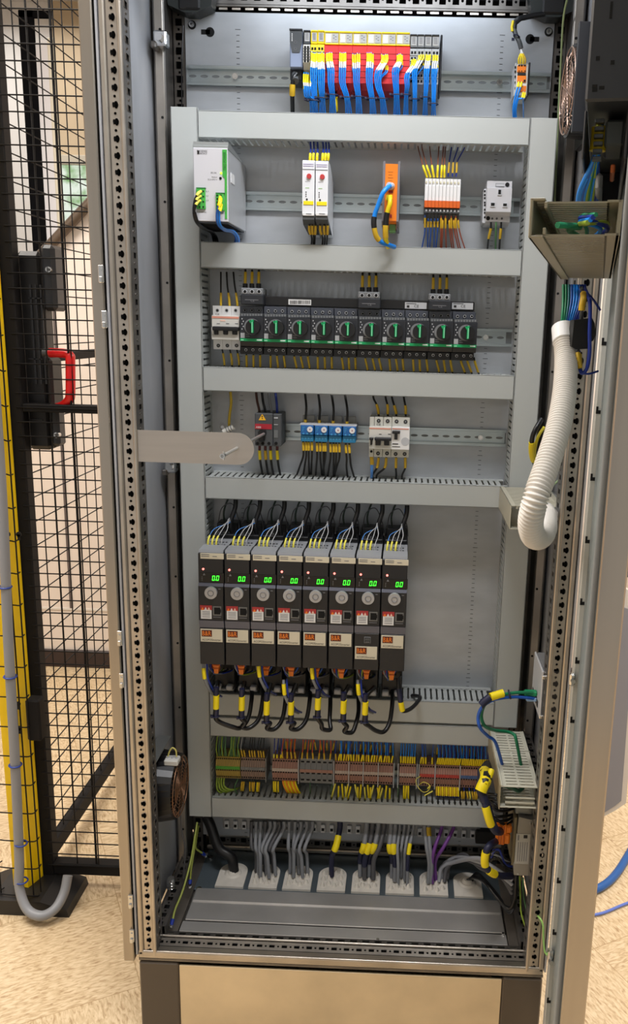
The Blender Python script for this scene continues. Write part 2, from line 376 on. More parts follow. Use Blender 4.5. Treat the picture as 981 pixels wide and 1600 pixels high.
# top rails
mb=MB(); mb.box(-.345,.37,.335,.36,2.011,2.016,FRD,.001); perf2(mb,(-.345,.335,2.016),(0,0,1),(1,0,0),.026,.70,[(.015,sq(.014,.0125)),(.010,rnd(.0026))],FRD)
mb.box(-.345,.37,.362,.366,1.98,2.06,HOLE); mb.box(-.345,.37,.333,.336,2.042,2.048,STEELF)
for i in range(28): mb.box(-.335+.025*i,-.319+.025*i,.334,.337,2.0055,2.009,STEELF)
mb.build('rear_top_rail',cab)
for s,(px,py) in ((-1,(300,5)),(1,(862,12))):
    c=at(px,py,.31); b=MB()
    b.prism([(c.x-.05,c.z+.05),(c.x-.04,c.z-.01),(c.x-.01,c.z-.022),(c.x+.012,c.z-.022),(c.x+.04,c.z-.01),(c.x+.05,c.z+.05)],.29,.325,mat('corner_casting',(58,62,62),.4,.5))
    b.box(c.x-.02,c.x+.02,.286,.295,c.z-.018,c.z+.03,BLK,.003); b.build('corner_bracket',cab)
# bottom front rail
mb=MB()
mb.box(-.4,.4,0,.004,.192,.2065,STEELF,.001); mb.tube([(-.4,.003,.2065),(.4,.003,.2065)],.0028,STEELF,n=8)
mb.box(-.398,.398,.004,.021,.2,.2045,STEELF); 
perf2(mb,(-.372,.021,.2055),(0,1,.22),(1,0,0),.018,.745,[(.015,sq(.006,.011)),(.010,rnd(.0022))],STEELF)
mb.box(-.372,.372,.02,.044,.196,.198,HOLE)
mb.tube([(-.365,.042,.2115),(.365,.042,.2115)],.0028,STEELF,n=8)
perf2(mb,(-.362,.0455,.2095),(0,1,-.25),(1,0,0),.018,.725,[(.020,sq(.009,.014)),(.005,rnd(.0012))],FRD)
mb.box(-.362,.362,.045,.066,.194,.197,HOLE)
mb.box(-.4,.4,.0,.42,.188,.194,FRD)
mb.build('front_bottom_rail',cab)
for s in(-1,1):
    mb=MB(); xa=.362 if s>0 else -.384
    perf2(mb,(xa,.05,.226),(1,0,.0),(0,1,0),.022,.25,[(.015,sq(.011,.011)),(.010,rnd(.0022))],FRD)
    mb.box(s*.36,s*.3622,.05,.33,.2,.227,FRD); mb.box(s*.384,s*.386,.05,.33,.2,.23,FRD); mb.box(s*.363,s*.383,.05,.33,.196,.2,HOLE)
    mb.box(s*.34,s*.36,.05,.33,.194,.2035,STEELF,.001)
    mb.build('side_bottom_rail',cab)
mb=MB(); perf2(mb,(-.34,.345,.215),(0,0,1),(1,0,0),.024,.70,[(.015,sq(.011,.0125)),(.010,rnd(.0022))],FRD); mb.box(-.345,.36,.365,.369,.19,.26,HOLE)
mb.box(-.345,.36,.338,.346,.204,.214,STEELF,.002); mb.box(-.345,.36,.336,.346,.240,.248,STEELF,.002)
mb.build('rear_bottom_rail',cab)
# floor plates
def ply(py): return atZ(565,py+12,.203).y
mb=MB(); mb.box(-.338,.338,.067,ply(1438),.1985,.2025,TRAY,.001); mb.build('floor_plate',cab)
mb=MB(); mb.box(-.334,.336,ply(1437),ply(1406),.2005,.2045,TRAY,.0015); mb.box(-.334,.336,ply(1410),ply(1388),.2005,.2085,TRAY,.004); mb.build('floor_plate',cab)
mb=MB(); mb.box(-.34,.345,ply(1388)+.001,.34,.1985,.2025,mat('rear_floor_plate',(112,124,132),.4,.6,var=.1,scale=6),.001)
for px,py in((322,1353),(262,1395)):
    pass
for q in ((329,1340),(311,1389),(835,1468)): 
    c=atZ(q[0],q[1],.204); mb.cyl((c.x,c.y,.2),(c.x,c.y,.206),.006,SCRW,10)
mb.build('floor_plate',cab)
for q in ((311,1389),(786,1459),(722,1410),(590,1468)):
    c=atZ(q[0],q[1],.2045); MB().cyl((c.x,c.y,.2),(c.x,c.y,.2062),.0045,SCRW,10,r1=.003).build('screw',cab)
# plinth
for s in(-1,1):
    MB().box(s*.4,s*.3215,0,.10,0,.183,mat('plinth_black',(84,74,64),.45),.003).box(s*.399,s*.33,.012,.4,.0,.18,mat('plinth_black',(38,33,29),.5),.003).build('plinth_corner',cab)
MB().box(-.32,.32,.35,.4,0,.18,BLK).build('plinth_cover',cab)
MB().box(-.3205,.3205,.0015,.006,.004,.1785,mat('plinth_cover_steel',(226,208,176),.45,.45,var=.12,scale=7),.001).build('plinth_cover',cab)
# hinge clips on the left flange
for (x,y) in ((158,428),(163,499),(187,997),(190,1063),(204,1408),(206,1462)):
    c=at(x,y,-.004); mb=MB(); mb.box(c.x-.0045,c.x+.0045,-.006,-.001,c.z-.014,c.z+.014,SCRW,.001); mb.box(c.x-.003,c.x+.003,-.009,-.004,c.z-.014,c.z-.004,SCRW,.001); mb.cyl((c.x,-.004,c.z+.006),(c.x,-.008,c.z+.006),.002,SCRW,8)
    mb.build('hinge_clip',cab)
# label top left on the side wall, latch on the left wall
q=[atX(190,5,-.399),atX(203,42,-.399)]
MB().box(-.4005,-.3995,q[0].y,q[1].y,q[1].z,q[0].z,OFFW).build('rating_label',cab)
for (x,y) in((252,62),(268,728)):
    c=at(x,y,.262); mb=MB(); mb.box(c.x-.012,c.x+.012,.25,.275,c.z-.013,c.z+.013,CHR,.003); mb.cyl((c.x,.252,c.z),(c.x,.242,c.z),.007,CHR,12); mb.box(c.x-.016,c.x-.006,.246,.27,c.z-.018,c.z-.006,FRD,.002)
    mb.build('panel_latch',cab)
# ================================================================= DOOR (part of the cabinet)
_h=at(904,1050,-.034); _n=at(917,1050,-.80); _o=at(965,1050,-.80)
DA=Vector((_h.x,-.034,0)); dd=(Vector((_n.x,-.80,0))-DA).normalized(); dn=Vector((dd.y,-dd.x,0)); DT=(_o.x-_n.x)*abs(dn.x); DL=(Vector((_n.x,-.80,0))-DA).length   # along, inward normal
def dbox(mb,s0,s1,o0,o1,z0,z1,m,b=0.):
    t=MB().box(s0,s1,o0,o1,z0,z1,m,b)
    vs=[DA+dd*v[0]+dn*v[1]+Vector((0,0,v[2])) for v in t.v]
    return mb.add(vs,t.f,m)
def dpt(s,o,z): return DA+dd*s+dn*o+Vector((0,0,z))
DOORM=mat('door_inner_grey',(140,150,152),.4,.3,var=.05,scale=5)
mb=MB(); dbox(mb,-.012,DL,-DT,-.003,.10,2.3,STEEL,.0012)
dbox(mb,-.010,DL-.008,-.003,0,.10,2.3,DOORM)
door=mb.build('door',cab)
mb=MB(); mb.tube([dpt(DL-.010,-.0005,.1),dpt(DL-.010,-.0005,2.3)],.003,mat('door_seal',(128,133,136),.5),n=8); mb.build('seal',door)
mb=MB()
CSL=[(-.0045,-.004),(-.0045,.004),(-.001,.004),(.0045,.004),(.0045,-.004),(.002,-.004),(.002,.001),(0,.001),(-.0015,.001),(-.002,.001),(-.002,-.004),(-.003,-.004)]
fm=mat('door_frame_grey',(196,196,190),.45)
def cframe(z0,z1):
    a=Vector((.4015,-.012,z0)); 
    dbox(mb,.012,.05,.0,.018,.1,2.3,fm,.001)
MBf=MB(); X0,X1=.4035,.4215
MBf.box(X0,X1,-.03,-.014,.05,2.3,fm,.0015)
cf=MBf.build('tubular_frame',door)
slots=[]
py=578
Zs=[]
for y in (640,745,843,940,1032,1125,1212,1295,1377,1458,1565): Zs.append(at(905,y,-.03).z)
for y in (545,450): Zs.append(Zs[0]+.11*(1 if y==545 else 2))
for z in Zs:
    MB().prism([((X0+X1)/2-.002+a,z+b) for a,b in [(-.006,-.006),(-.006,.006),(-.0025,.006),(-.0025,.0),(.0025,.0),(.0025,.006),(.006,.006),(.006,-.006)]],-.0305,-.0298,HOLE).build('keyway_slot',cf)
mb=MB(); c=at(893,1060,-.031)
mb.box(c.x-.005,c.x+.005,-.04,-.03,c.z-.012,c.z+.012,CHR,.003).cyl((c.x,-.04,c.z),(c.x,-.046,c.z),.004,CHR,10); mb.build('lock_bolt',door)
c=at(859,1488,-.031); mb=MB(); mb.box(c.x-.006,c.x+.006,-.045,-.03,c.z-.012,c.z+.012,CHR,.003).cyl((c.x,-.045,c.z-.006),(c.x,-.052,c.z-.006),.005,CHR,8); mb.build('earth_stud',door)
# hinge knuckles
# wall-side mounting plate in the door
# ================================================================= FENCE, POST, GATE
def fence():
    YA=.44
    a=atZ(23,1405,0); b=atZ(46,1409,0); c=atZ(69,1390,0)
    Xa,Xb=a.x,b.x; Ya,Yb=b.y,c.y
    root=thing('safety_fence_post',(Xa+.02,Ya+.03,0),'yellow square safety fence post on a black foot at the left edge','post')
    d4=(a.x+c.x-b.x,a.y+c.y-b.y); MB().prism([(a.x,a.y),(b.x,b.y),(c.x,c.y),d4],.012,2.2,YPOST,'z').build('post_tube',root)
    mb=MB(); mb.prism([(Xa-.09,0),(Xa-.08,.018),(Xa-.03,.04),(Xb+.05,.04),(Xb+.115,.02),(Xb+.12,0)],Ya-.05,Yb+.03,BLK); mb.build('foot',root)
    mb=MB()
    for (x,y) in ((12,835),(29,835),(28,1100),(30,1138)):
        q=at(x,y,Ya-.001); mb.cyl((q.x,Ya-.0015,q.z),(q.x,Ya+.001,q.z),.006,HOLE,10); mb.box(q.x-.003,q.x+.003,Ya-.0015,Ya,q.z-.014,q.z,HOLE)
    mb.build('keyhole_slots',root)
    q=at(46,1125,Ya-.002); MB().box(q.x-.004,q.x+.03,Ya-.012,Ya+.02,q.z-.05,q.z+.055,BLKM,.004).build('gate_stop',root)
    # wire cable tray on the post
    tr=thing('wire_cable_tray',(Xa-.01,Ya-.03,0.05),'thin dark wire cable tray clipped up the yellow fence post','cable tray')
    mb=MB()
    pts=[at(-5,430,Ya-.03),at(12,800,Ya-.03),at(23,1150,Ya-.03),at(41,1402,Ya-.03)]
    x1=at(28,1200,Ya-.02).x+.02; x0=Xa-.016
    z0=at(40,1400,Ya-.03).z
    for x,y in ((x0,Ya-.025),(x1,Ya-.03),(x1+.01,Ya-.012)): mb.tube([(x,y,z0),(x,y,2.1)],.0018,BLKM,n=5)
    mb.build('rail_wires',tr)
    z=z0+.004
    while z<1.6:
        MB().tube(cr([(x0,Ya-.008,z),(x0-.002,Ya-.03,z),(x1,Ya-.034,z),(x1+.012,Ya-.02,z-.006),(x1+.012,Ya-.006,z-.006)],3),.0016,BLKM,n=5).build('cross_hook',tr); z+=.075
    # grey conduit
    P=[at(-30,300,Ya-.045),at(-9,600,Ya-.045),at(4,800,Ya-.045),at(13,1000,Ya-.045),at(24,1200,Ya-.045),at(30,1340,Ya-.045),at(30,1385,Ya-.05),at(42,1420,Ya-.07),at(64,1431,Ya-.08),at(86,1420,Ya-.06),at(100,1395,Ya-.03),at(106,1368,Ya-.01)]
    
    w=wire('grey_conduit','grey flexible conduit strapped to the yellow post, looping under the mesh gate','conduit',None,P,.0115,GRC,n=10,seg=6)
    for (x,y) in ((8,917),(16,1057),(24,1195),(33,1318),(34,1376)):
        q=at(x,y,Ya-.045); MB().ring(q,(0.04,0,1),.0135,.0022,BLUTIE,n=18,k=5).build('cable_tie',w)
    # mesh panel beside the cabinet
    xu0,xu1=at(61,1365,YA).x,at(84,1365,YA).x; zb=at(90,1366,YA).z; zb2=at(90,1349,YA).z
    g=thing('mesh_fence_panel',(xu1,YA+.02,zb),'black wire mesh fence panel between the yellow post and the cabinet','fence panel')
    MB().box(xu0,xu1,YA,YA+.035,zb-.01,2.3,BLKM,.003).build('upright',g)
    MB().box(xu1,-.30,YA,YA+.03,zb,zb2,BLKM,.002).build('bottom_bar',g)
    q=at(100,637,YA).z; MB().box(xu1,-.30,YA,YA+.03,q-.012,q+.006,BLKM,.002).build('middle_bar',g)
    mb=MB(); z=at(100,15,YA).z; 
    while z>zb: mb.cyl((xu1-.012,YA-.001,z),(-.30,YA-.001,z),.0016,BLKM,5); z-=.0322
    mb.build('horizontal_wires',g)
    mb=MB(); x=at(115,1260,YA).x
    while x<-.30: mb.cyl((x,YA+.003,zb),(x,YA+.003,2.3),.0016 ,BLKM,5); x+=.0545
    for xx in (at(108,600,YA).x,): mb.cyl((xx,YA+.006,zb),(xx,YA+.006,2.3),.003,BLKM,6)
    mb.build('vertical_wires',g)
    # panel running back
    XB=-.80; g=thing('mesh_fence_panel',(XB,.95,.04),'black wire mesh fence panel running back from the yellow post towards the wall','fence panel')
    MB().box(XB-.012,XB+.012,.5,1.6,.04,.085,BLKM,.003).build('bottom_bar',g)
    q=atX(150,612,XB).z; MB().box(XB-.012,XB+.012,.5,1.6,1.33-.012,1.33+.01,BLKM,.003).build('middle_bar',g)
    MB().box(XB-.02,XB+.02,1.6,1.64,.0,2.3,BLKM,.003).build('upright',g)
    mb=MB(); z=.1
    while z<2.3: mb.cyl((XB,.5,z),(XB,1.6,z),.0016,BLKM,5); z+=.0545*1.6 if False else .06
    mb.build('horizontal_wires',g)
    mb=MB(); y=.52
    while y<1.6: mb.cyl((XB+.003,y,.04),(XB+.003,y,2.3),.0016,BLKM,5); y+=.032*2.2
    mb.build('vertical_wires',g)
    # lock housing
    l=thing('gate_lock',(at(60,700,.50).x,.5,at(60,700,.5).z),'long black gate lock with a red D-shaped handle, behind the wire mesh','gate lock')
    mb=MB(); pbox(mb,32,392,72,703,.475,.53,BLK,.01); pbox(mb,64,382,86,486,.465,.53,BLK2,.008); pbox(mb,74,560,84,700,.47,.53,BLK,.006)
    for x in (50,58,66): pbox(mb,x,445,x+3,600,.472,.476,BLK2)
    for y in (465,560,655): pbox(mb,44,y,66,y+2,.472,.476,BLK2)
    mb.build('housing',l)
    mb=MB(); pbox(mb,79,640,92,697,.462,.5,BLK2,.006); mb.build('cover_plate',l)
    for (x,y) in ((75,421),(88,680)):
        mb=MB(); pdisc(mb,x,y,4.5,.458,.47,SCRW,12); pdisc(mb,x,y,2.2,.455,.46,DGR,6); mb.build('bolt',l)
    Yh=.462
    mb=MB(); C=[at(78,551,Yh),at(100,552,Yh-.005),at(109,556,Yh-.01),at(110,566,Yh-.012),at(110,615,Yh-.012),at(107,626,Yh-.008),at(98,634,Yh),at(86,638,Yh+.004)]
    mb.tube(cr(C,5),.0105,REDH,n=12); h=mb.build('handle',l); h['label']='red D-shaped pull handle'
    mb=MB(); c=at(73,551,Yh); mb.cyl((c.x-.008,Yh,c.z),(c.x+.01,Yh,c.z),.009,DGR,12); mb.build('mounting_bush',h)
fence()
# ---- right background
def right_bg():
    Yc=.62
    l=thing('grey_panel_seat',(at(965,1270,Yc).x,Yc+.04,at(965,1270,Yc).z),'grey rounded panel with a pale edge standing behind the open door at the right','panel')
    x0=at(936,1280,Yc).x; 
    def q(px,py): p=at(px,py,Yc); return (p.x,p.z)
    pts=[q(939,1278),(q(962,1266)),q(978,1255),(q(990,1100)),(q(1000,935)),(q(975,918)),(q(964,925)),q(945,1100)]
    MB().prism(pts,Yc,Yc+.03,mat('pale_edge',(196,190,182),.5)).build('frame',l)
    pts=[q(941,1270),(q(960,1258)),q(970,1250),(q(981,1100)),(q(992,955)),(q(972,948)),q(948,1100)]
    MB().prism(pts,Yc-.004,Yc+.001,mat('grey_upholstery',(128,128,134),.6)).build('panel_face',l)
    s=thing('wire_shelf',(at(985,900,1.2).x,1.25,0),'dark metal shelf rack glimpsed at the right edge behind the door','shelf')
    X=at(955,800,1.2).x
    mb=MB()
    for y in (760,775,790,900): z=at(970,y,1.2).z; mb.box(X,X+.5,1.2,1.5,z-.004,z+.004,DGR,.001)
    mb.build('shelf_board',s)
    for xx in (X+.02,X+.48): MB().box(xx,xx+.02,1.2,1.22,0,1.5,DGR,.002).build('leg',s)
    mb=MB(); c=at(985,850,1.3); mb.cyl((c.x,1.35,at(985,893,1.3).z+.01),(c.x,1.35,at(985,805,1.3).z),.09,mat('dark_pot',(40,42,48),.3),24); o=mb.build('dark_drum',loc=(c.x,1.35,c.z)); tag(o,'dark round drum standing on the shelf rack at the right edge','drum')
    P=[Vector((1.9,.9,.02)),atZ(995,1330,.03),atZ(975,1352,.012),atZ(950,1378,.012),atZ(925,1392,.012),atZ(880,1400,.012)]
    P=[atZ(1080,1200,.012),atZ(1010,1290,.012),atZ(985,1330,.012),atZ(965,1362,.012),atZ(945,1382,.012),atZ(920,1393,.012),atZ(880,1400,.012)]
    wire('thick_blue_hose','thick blue hose curving over the floor right of the cabinet','hose',None,P,.0105,mat('blue_hose',(28,84,150),.4),n=12)
    P=[atZ(1050,1370,.006),atZ(1000,1402,.006),atZ(970,1415,.006),atZ(940,1427,.006),atZ(915,1430,.006),atZ(870,1430,.006)]
    wire('thin_blue_cable','thin pale blue cable lying on the floor below the thick blue hose','cable',None,P,.0035,mat('pale_blue_cable',(86,110,190),.4),n=8)
right_bg()
# ================================================================= MOUNTING PLATE, DUCTS, RAILS
YP=.328; YD=.243
plate=thing('mounting_plate',(0,YP,.25),'galvanised steel mounting plate behind all the rails and ducts','mounting plate')
mb=MB()
def hole_plate():
    mb.box(-.3495,.3495,YP,YP+.003,.25,1.9995,PLATE,.0008)
hole_plate(); mb.build('sheet',plate)
for (x,y,kx) in ((328,50,-1),(828,61,1)):
    c=at(x,y,YP-.0006); mb=MB(); mb.cyl((c.x,YP-.0006,c.z),(c.x,YP+.001,c.z),.0085,HOLE,20); mb.box(c.x,c.x+kx*.017,YP-.0006,YP+.001,c.z-.0042,c.z+.0042,HOLE); mb.build('keyhole',plate)
for (x,y) in ((300,39),(857,50)):
    c=at(x,y,YP); mb=MB(); mb.cyl((c.x,YP-.001,c.z),(c.x,YP+.001,c.z),.0078,HOLE,18); mb.cyl((c.x,YP-.006,c.z),(c.x,YP,c.z),.0052,SCRW,12,r1=.006); mb.cyl((c.x,YP-.0065,c.z),(c.x,YP-.0058,c.z),.002,DGR,6); mb.build('screw',plate)
for X_,zz in ((at(372,90,YP).x,1),(at(783,90,YP).x,1)):
    mb=MB()
    for k in range(178):
        z=1.97-.01*k; ln=.010 if k%10==0 else .006
        mb.box(X_-ln/2,X_+ln/2,YP-.0004,YP,z-.0004,z+.0004,INK)
    mb.build('scale_marks',plate)
def hduct(x0,x1,zb,zt,label,yb=YP,yf=YD):
    o=thing('wiring_duct',((x0+x1)/2,yb,zb),label,'wiring duct','slotted grey wiring ducts on the plate')
    mb=MB(); mb.box(x0+.0008,x1-.0008,yf,yf+.0022,zb,zt,DUCT,.0006)
    mb.box(x0+.0008,x1-.0008,yf,yf+.009,zt-.0018,zt,DUCT,.0004); mb.box(x0+.0008,x1-.0008,yf,yf+.009,zb,zb+.0018,DUCT,.0004); mb.build('cover',o)
    mb=MB(); mb.box(x0+.001,x1-.001,yb-.003,yb,zb+.002,zt-.002,DUCT)
    for z,d in ((zb+.002,1),(zt-.002,-1)):
        mb.box(x0+.001,x1-.001,yb-.014,yb-.003,z,z+d*.0016,DUCT)
        x=x0+.003
        while x<x1-.012:
            f=[(x+.0006,yf+.006),(x+.0092,yf+.006),(x+.0092,yf+.018),(x+.0078,yf+.021),(x+.0092,yf+.026),(x+.0092,yb-.026),(x+.0078,yb-.022),(x+.0092,yb-.019),(x+.0092,yb-.012),(x+.0006,yb-.012),(x+.0006,yb-.019),(x+.002,yb-.022),(x+.0006,yb-.026),(x+.0006,yf+.026),(x+.002,yf+.021),(x+.0006,yf+.018)]
            f=[(a+.0002,b) for a,b in f]
            mb.prism(f,z,z+d*.0014,DUCT,'z'); x+=.0125
    mb.build('slotted_body',o); return o
def vduct(x0,x1,zb,zt,label,yb=YP,yf=YD):
    o=thing('wiring_duct',((x0+x1)/2,yb,zb),label,'wiring duct','slotted grey wiring ducts on the plate')
    mb=MB(); mb.box(x0,x1,yf,yf+.0022,zb,zt,DUCT,.0006); mb.box(x0,x0+.0018,yf,yf+.009,zb,zt,DUCT,.0004); mb.box(x1-.0018,x1,yf,yf+.009,zb,zt,DUCT,.0004); mb.build('cover',o)
    mb=MB(); mb.box(x0+.002,x1-.002,yb-.003,yb,zb+.001,zt-.001,DUCT)
    for x,d in ((x0+.002,1),(x1-.002,-1)):
        mb.box(x,x+d*.0016,yb-.014,yb-.003,zb,zt,DUCT); z=zb+.003
        while z<zt-.012:
            f=[(yf+.006,z+.0008),(yf+.006,z+.0094),(yf+.018,z+.0094),(yf+.021,z+.008),(yf+.026,z+.0094),(yb-.026,z+.0094),(yb-.022,z+.008),(yb-.019,z+.0094),(yb-.012,z+.0094),(yb-.012,z+.0008),(yb-.019,z+.0008),(yb-.022,z+.0022),(yb-.026,z+.0008),(yf+.026,z+.0008),(yf+.021,z+.0022),(yf+.018,z+.0008)]
            mb.prism(f,x,x+d*.0014,DUCT,'x'); z+=.0125
    mb.build('slotted_body',o); return o
xl,xr=-.358,.354; xi0,xi1=xl+.0505,xr-.0505
vduct(xl,xl+.05,.3528,1.8125,'tall upright grey wiring duct along the left side of the plate')
vduct(xr-.05,xr,.596,1.808,'tall upright grey wiring duct along the right side of the plate')
hduct(xi0,xi1,1.7603,1.8077,'topmost horizontal grey wiring duct, under the blue wire bundles')
hduct(xi0,xi1,1.5287,1.5766,'horizontal grey wiring duct under the silver power supply')
hduct(xi0,xi1,1.2947,1.342,'horizontal grey wiring duct under the row of green-handled breakers')
hduct(xi0,xi1,1.077,1.1224,'horizontal grey wiring duct just above the eight black drives')
hduct(xi0,xi1,.5995,.650,'horizontal grey wiring duct just below the eight black drives')
hduct(xi0,.300,.5498,.595,'horizontal grey wiring duct directly above the terminal strip')
hduct(xi0,.318,.3528,.401,'lowest horizontal grey wiring duct, under the terminal strip')
def rail(zc,x0,x1,label,holes=True):
    o=MB(); zb,zt=zc-.0175,zc+.0175
    o.box(x0,x1,YP-.0085,YP-.0073,zt-.005,zt,RAIL,.0004); o.box(x0,x1,YP-.0085,YP-.0073,zb,zb+.005,RAIL,.0004)
    o.box(x0,x1,YP-.0085,YP,zt-.006,zt-.005,RAIL); o.box(x0,x1,YP-.0085,YP,zb+.005,zb+.006,RAIL)
    ell=[(.0026*math.cos(t)+0,(.0075 if abs(math.sin(t))>.3 else .0075)*math.sin(t)) for t in [2*math.pi*(i+.5)/12 for i in range(12)]]
    perf2(o,(x0,YP-.001,zc-.0115),(0,0,1),(1,0,0),.023,x1-x0,[(.0222,ell)],RAIL)
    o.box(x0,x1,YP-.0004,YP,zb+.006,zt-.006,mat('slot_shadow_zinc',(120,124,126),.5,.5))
    b=o.build('din_rail',loc=((x0+x1)/2,YP,zc)); tag(b,label,'din rail','steel mounting rails')
    for x in (at(368,118,YP).x,at(780,125,YP).x):
        if x0<x<x1: MB().cyl((x,YP-.007,zc),(x,YP-.001,zc),.006,SCRW,6).cyl((x,YP-.0078,zc),(x,YP-.0065,zc),.003,CHR,12).build('screw',b)
    return b
rz1,rz2,rz3,rz4=1.887,1.6625,1.4125,1.2085
rail(rz1,-.347,.347,'top steel mounting rail carrying the red and yellow modules')
rail(rz2,xi0,xi1,'second steel mounting rail, carrying the power supply and socket')
rail(rz3,xi0,xi1,'third steel mounting rail, carrying the green-handled breakers')
rail(rz4,at(440,680,YP).x,xi1,'fourth steel mounting rail, carrying the blue modules')
r5z=at(550,1209,YP).z; rail(r5z,xi0,.30,'lowest steel mounting rail, carrying the terminal strip')
# ================================================================= ROW 1 : I/O MODULES
RG='blue wires with yellow sleeves below the modules'
def row1():
    Yf=.256
    # controller
    c=at(462,100,Yf); t=thing('bus_controller',(c.x,YP,c.z-.03),'grey bus controller with a dark tapered label, left end of the module row','bus controller')
    mb=MB(); pbox(mb,452.5,48,472.5,106,Yf,YP-.008,mat('blue_grey_plastic',(138,150,176),.4),.002); pbox(mb,453,106,472,126,Yf+.012,YP-.008,BLK2,.002); mb.build('body',t)
    X=lambda x,y:(at(x,y,Yf).x,at(x,y,Yf).z)
    MB().prism([X(452.8,49),X(472.2,49),X(472.2,66),X(468,82),X(456.5,82),X(452.8,66)],Yf-.0012,Yf+.001,DGR).build('front_label',t)
    MB().box(*[v for v in (X(452.2,0)[0],X(472.6,0)[0])],Yf-.001,YP-.02,X(462,46.5)[1]-.001,X(462,45)[1],BLK2).build('top_clip',t)
    mb=MB()
    for y in (66,76): cc=at(461.5,y,Yf-.0013); mb.ring(cc,(0,1,0),.0022,.0004,GINK,16,4)
    mb.build('rotary_marks',t)
    mb=MB()
    for k in range(5): pbox(mb,455.5,52+k*2.6,456.8,53.6+k*2.6,Yf-.0015,Yf-.001,WINK)
    mb.build('status_windows',t)
    w=wire('round_plug_cable','black round plug cable with an amber sleeve below the bus controller','cable',None,pp([(463,116,Yf),(459,122,Yf-.004),(457,132,Yf-.003),(456.5,150,Yf+.004),(457,178,Yf+.03)]),.0042,BLKC,[(.5,.74,YELD,1.3)],n=8)
    MB().cyl(at(461,116,Yf+.012),at(461.5,127,Yf-.006),.0062,DGR,12).build('plug',w)
    # modules
    def module(x0,x1,y0,y1,yb,lab,body,strip,label,group,wide,holes=True):
        c=at((x0+x1)/2,100,Yf); t=thing('input_output_module',(c.x,YP,at(0,100,Yf).z-.03),label,'module',group)
        t.location=(c.x,YP,c.z-.03); t['_o']=tuple(t.location)
        mb=MB(); pbox(mb,x0+.15,y0,x1-.15,y1+2,Yf,YP-.008,lab,.0008); mb.build('electronics_housing',t)
        mb=MB(); pbox(mb,x0+.2,y0-1.2,x1-.2,y0+1.3,Yf-.0016,Yf+.01,strip,.0006); pbox(mb,x0+.2,y1,x1-.2,y1+2.2,Yf-.0018,Yf+.002,strip if strip is not BLK2 else DGR,.0006); pbox(mb,x0+.1,y0,x0+1.,y1,Yf-.0012,Yf,strip,.0002); mb.build('trim_strip',t)
        mb=MB()
        if wide:
            m=(x0+x1)/2; pbox(mb,x0+2,y0+3.5,m-.8,y1-1.5,Yf-.0008,Yf,WHT); pbox(mb,m+.8,y0+3.5,x1-1.3,y1-1.5,Yf-.0008,Yf,mat('printed_window',(190,190,190),.4)); 
            for k in range(4): pbox(mb,m+2+(k%2)*3,y0+5+k*2.3,m+4.5+(k%2)*3,y0+5.8+k*2.3,Yf-.0011,Yf-.0007,GINK)
        else:
            pbox(mb,x0+1.8,y0+3,x1-1.3,y1-1.5,Yf-.0008,Yf,mat('printed_window',(190,190,190),.4))
            for k in range(5): pbox(mb,x0+3.2,y0+4+k*2.2,x1-3,y0+4.9+k*2.2,Yf-.0011,Yf-.0007,GINK)
        mb.build('label_window',t)
        # terminal block: slopes back towards its foot
        yt=y1+3; a=at(x0+.2,yt,Yf+.001); b=at(x1-.2,yt,Yf+.001); zb=at((x0+x1)/2,yb,Yf).z
        o=MB(); zt=a.z
        n=8 if wide else 1
        o.add([(a.x,Yf+.001,zt),(b.x,Yf+.001,zt),(b.x,Yf-.004,zt-.004),(a.x,Yf-.004,zt-.004),(b.x,Yf-.004,zb+.01),(a.x,Yf-.004,zb+.01),(b.x,Yf+.006,zb),(a.x,Yf+.006,zb),(b.x,YP-.02,zb),(a.x,YP-.02,zb),(b.x,YP-.02,zt),(a.x,YP-.02,zt)],
              [(0,1,2,3),(3,2,4,5),(5,4,6,7),(7,6,8,9),(9,8,10,11),(11,10,1,0),(0,3,5,7,9,11),(1,2,4,6,8,10)],body)
        rows=6
        for k in range(1,rows):
            z=zt-.004-(zt-.014-zb)*k/rows; o.box(a.x,b.x,Yf-.0046,Yf-.004,z-.0004,z+.0004,mat('groove_red',(170,30,36),.6) if wide else DGR)
        if not wide:
            wd=b.x-a.x
            for k in range(rows):
                z=zt-.004-(zt-.014-zb)*(k+.45)/rows
                for q in(.28,.72): o.box(a.x+wd*q-.0018,a.x+wd*q+.0018,Yf-.0047,Yf-.0038,z-.0022,z+.0018,HOLE)
        o.build('terminal_block',t); return t
    dy=lambda x:(x-480)*.018
    GR=mat('module_grey',(178,180,182),.45)
    module(474,485,48,66,108,DGR,OFFW,BLK2,'narrow grey module with uncovered terminals beside the bus controller',None,False)
    module(485.5,496,48,66,140,mat('module_yellow',(250,225,60),.45),mat('module_yellow',(250,225,60),.45),YEL,'left one of the two narrow yellow modules',None,False)
    module(496,507,48,66,140,mat('module_yellow',(250,225,60),.45),mat('module_yellow',(250,225,60),.45),YEL,'right one of the two narrow yellow modules',None,False)
    B=[507,529.4,551,573.5,596,618.6,640.7]; nm=['first','second','third','fourth','fifth','sixth']
    for i in range(6):
        module(B[i],B[i+1],49+dy(B[i]),67+dy(B[i]),139+dy(B[i]),CREAM,RED,YEL,nm[i]+' red safety module from the left, under the yellow strip','red safety modules',True)
    B=[640.7,652,663,674.6,686.5]; nm=['leftmost of','second from left of','third from left of','rightmost of']
    for i in range(4):
        module(B[i],B[i+1],51.5+dy(B[i]),69.5+dy(B[i]),142,GR,GR,BLK2,nm[i]+' the four narrow grey modules right of the red ones','narrow grey modules',False)
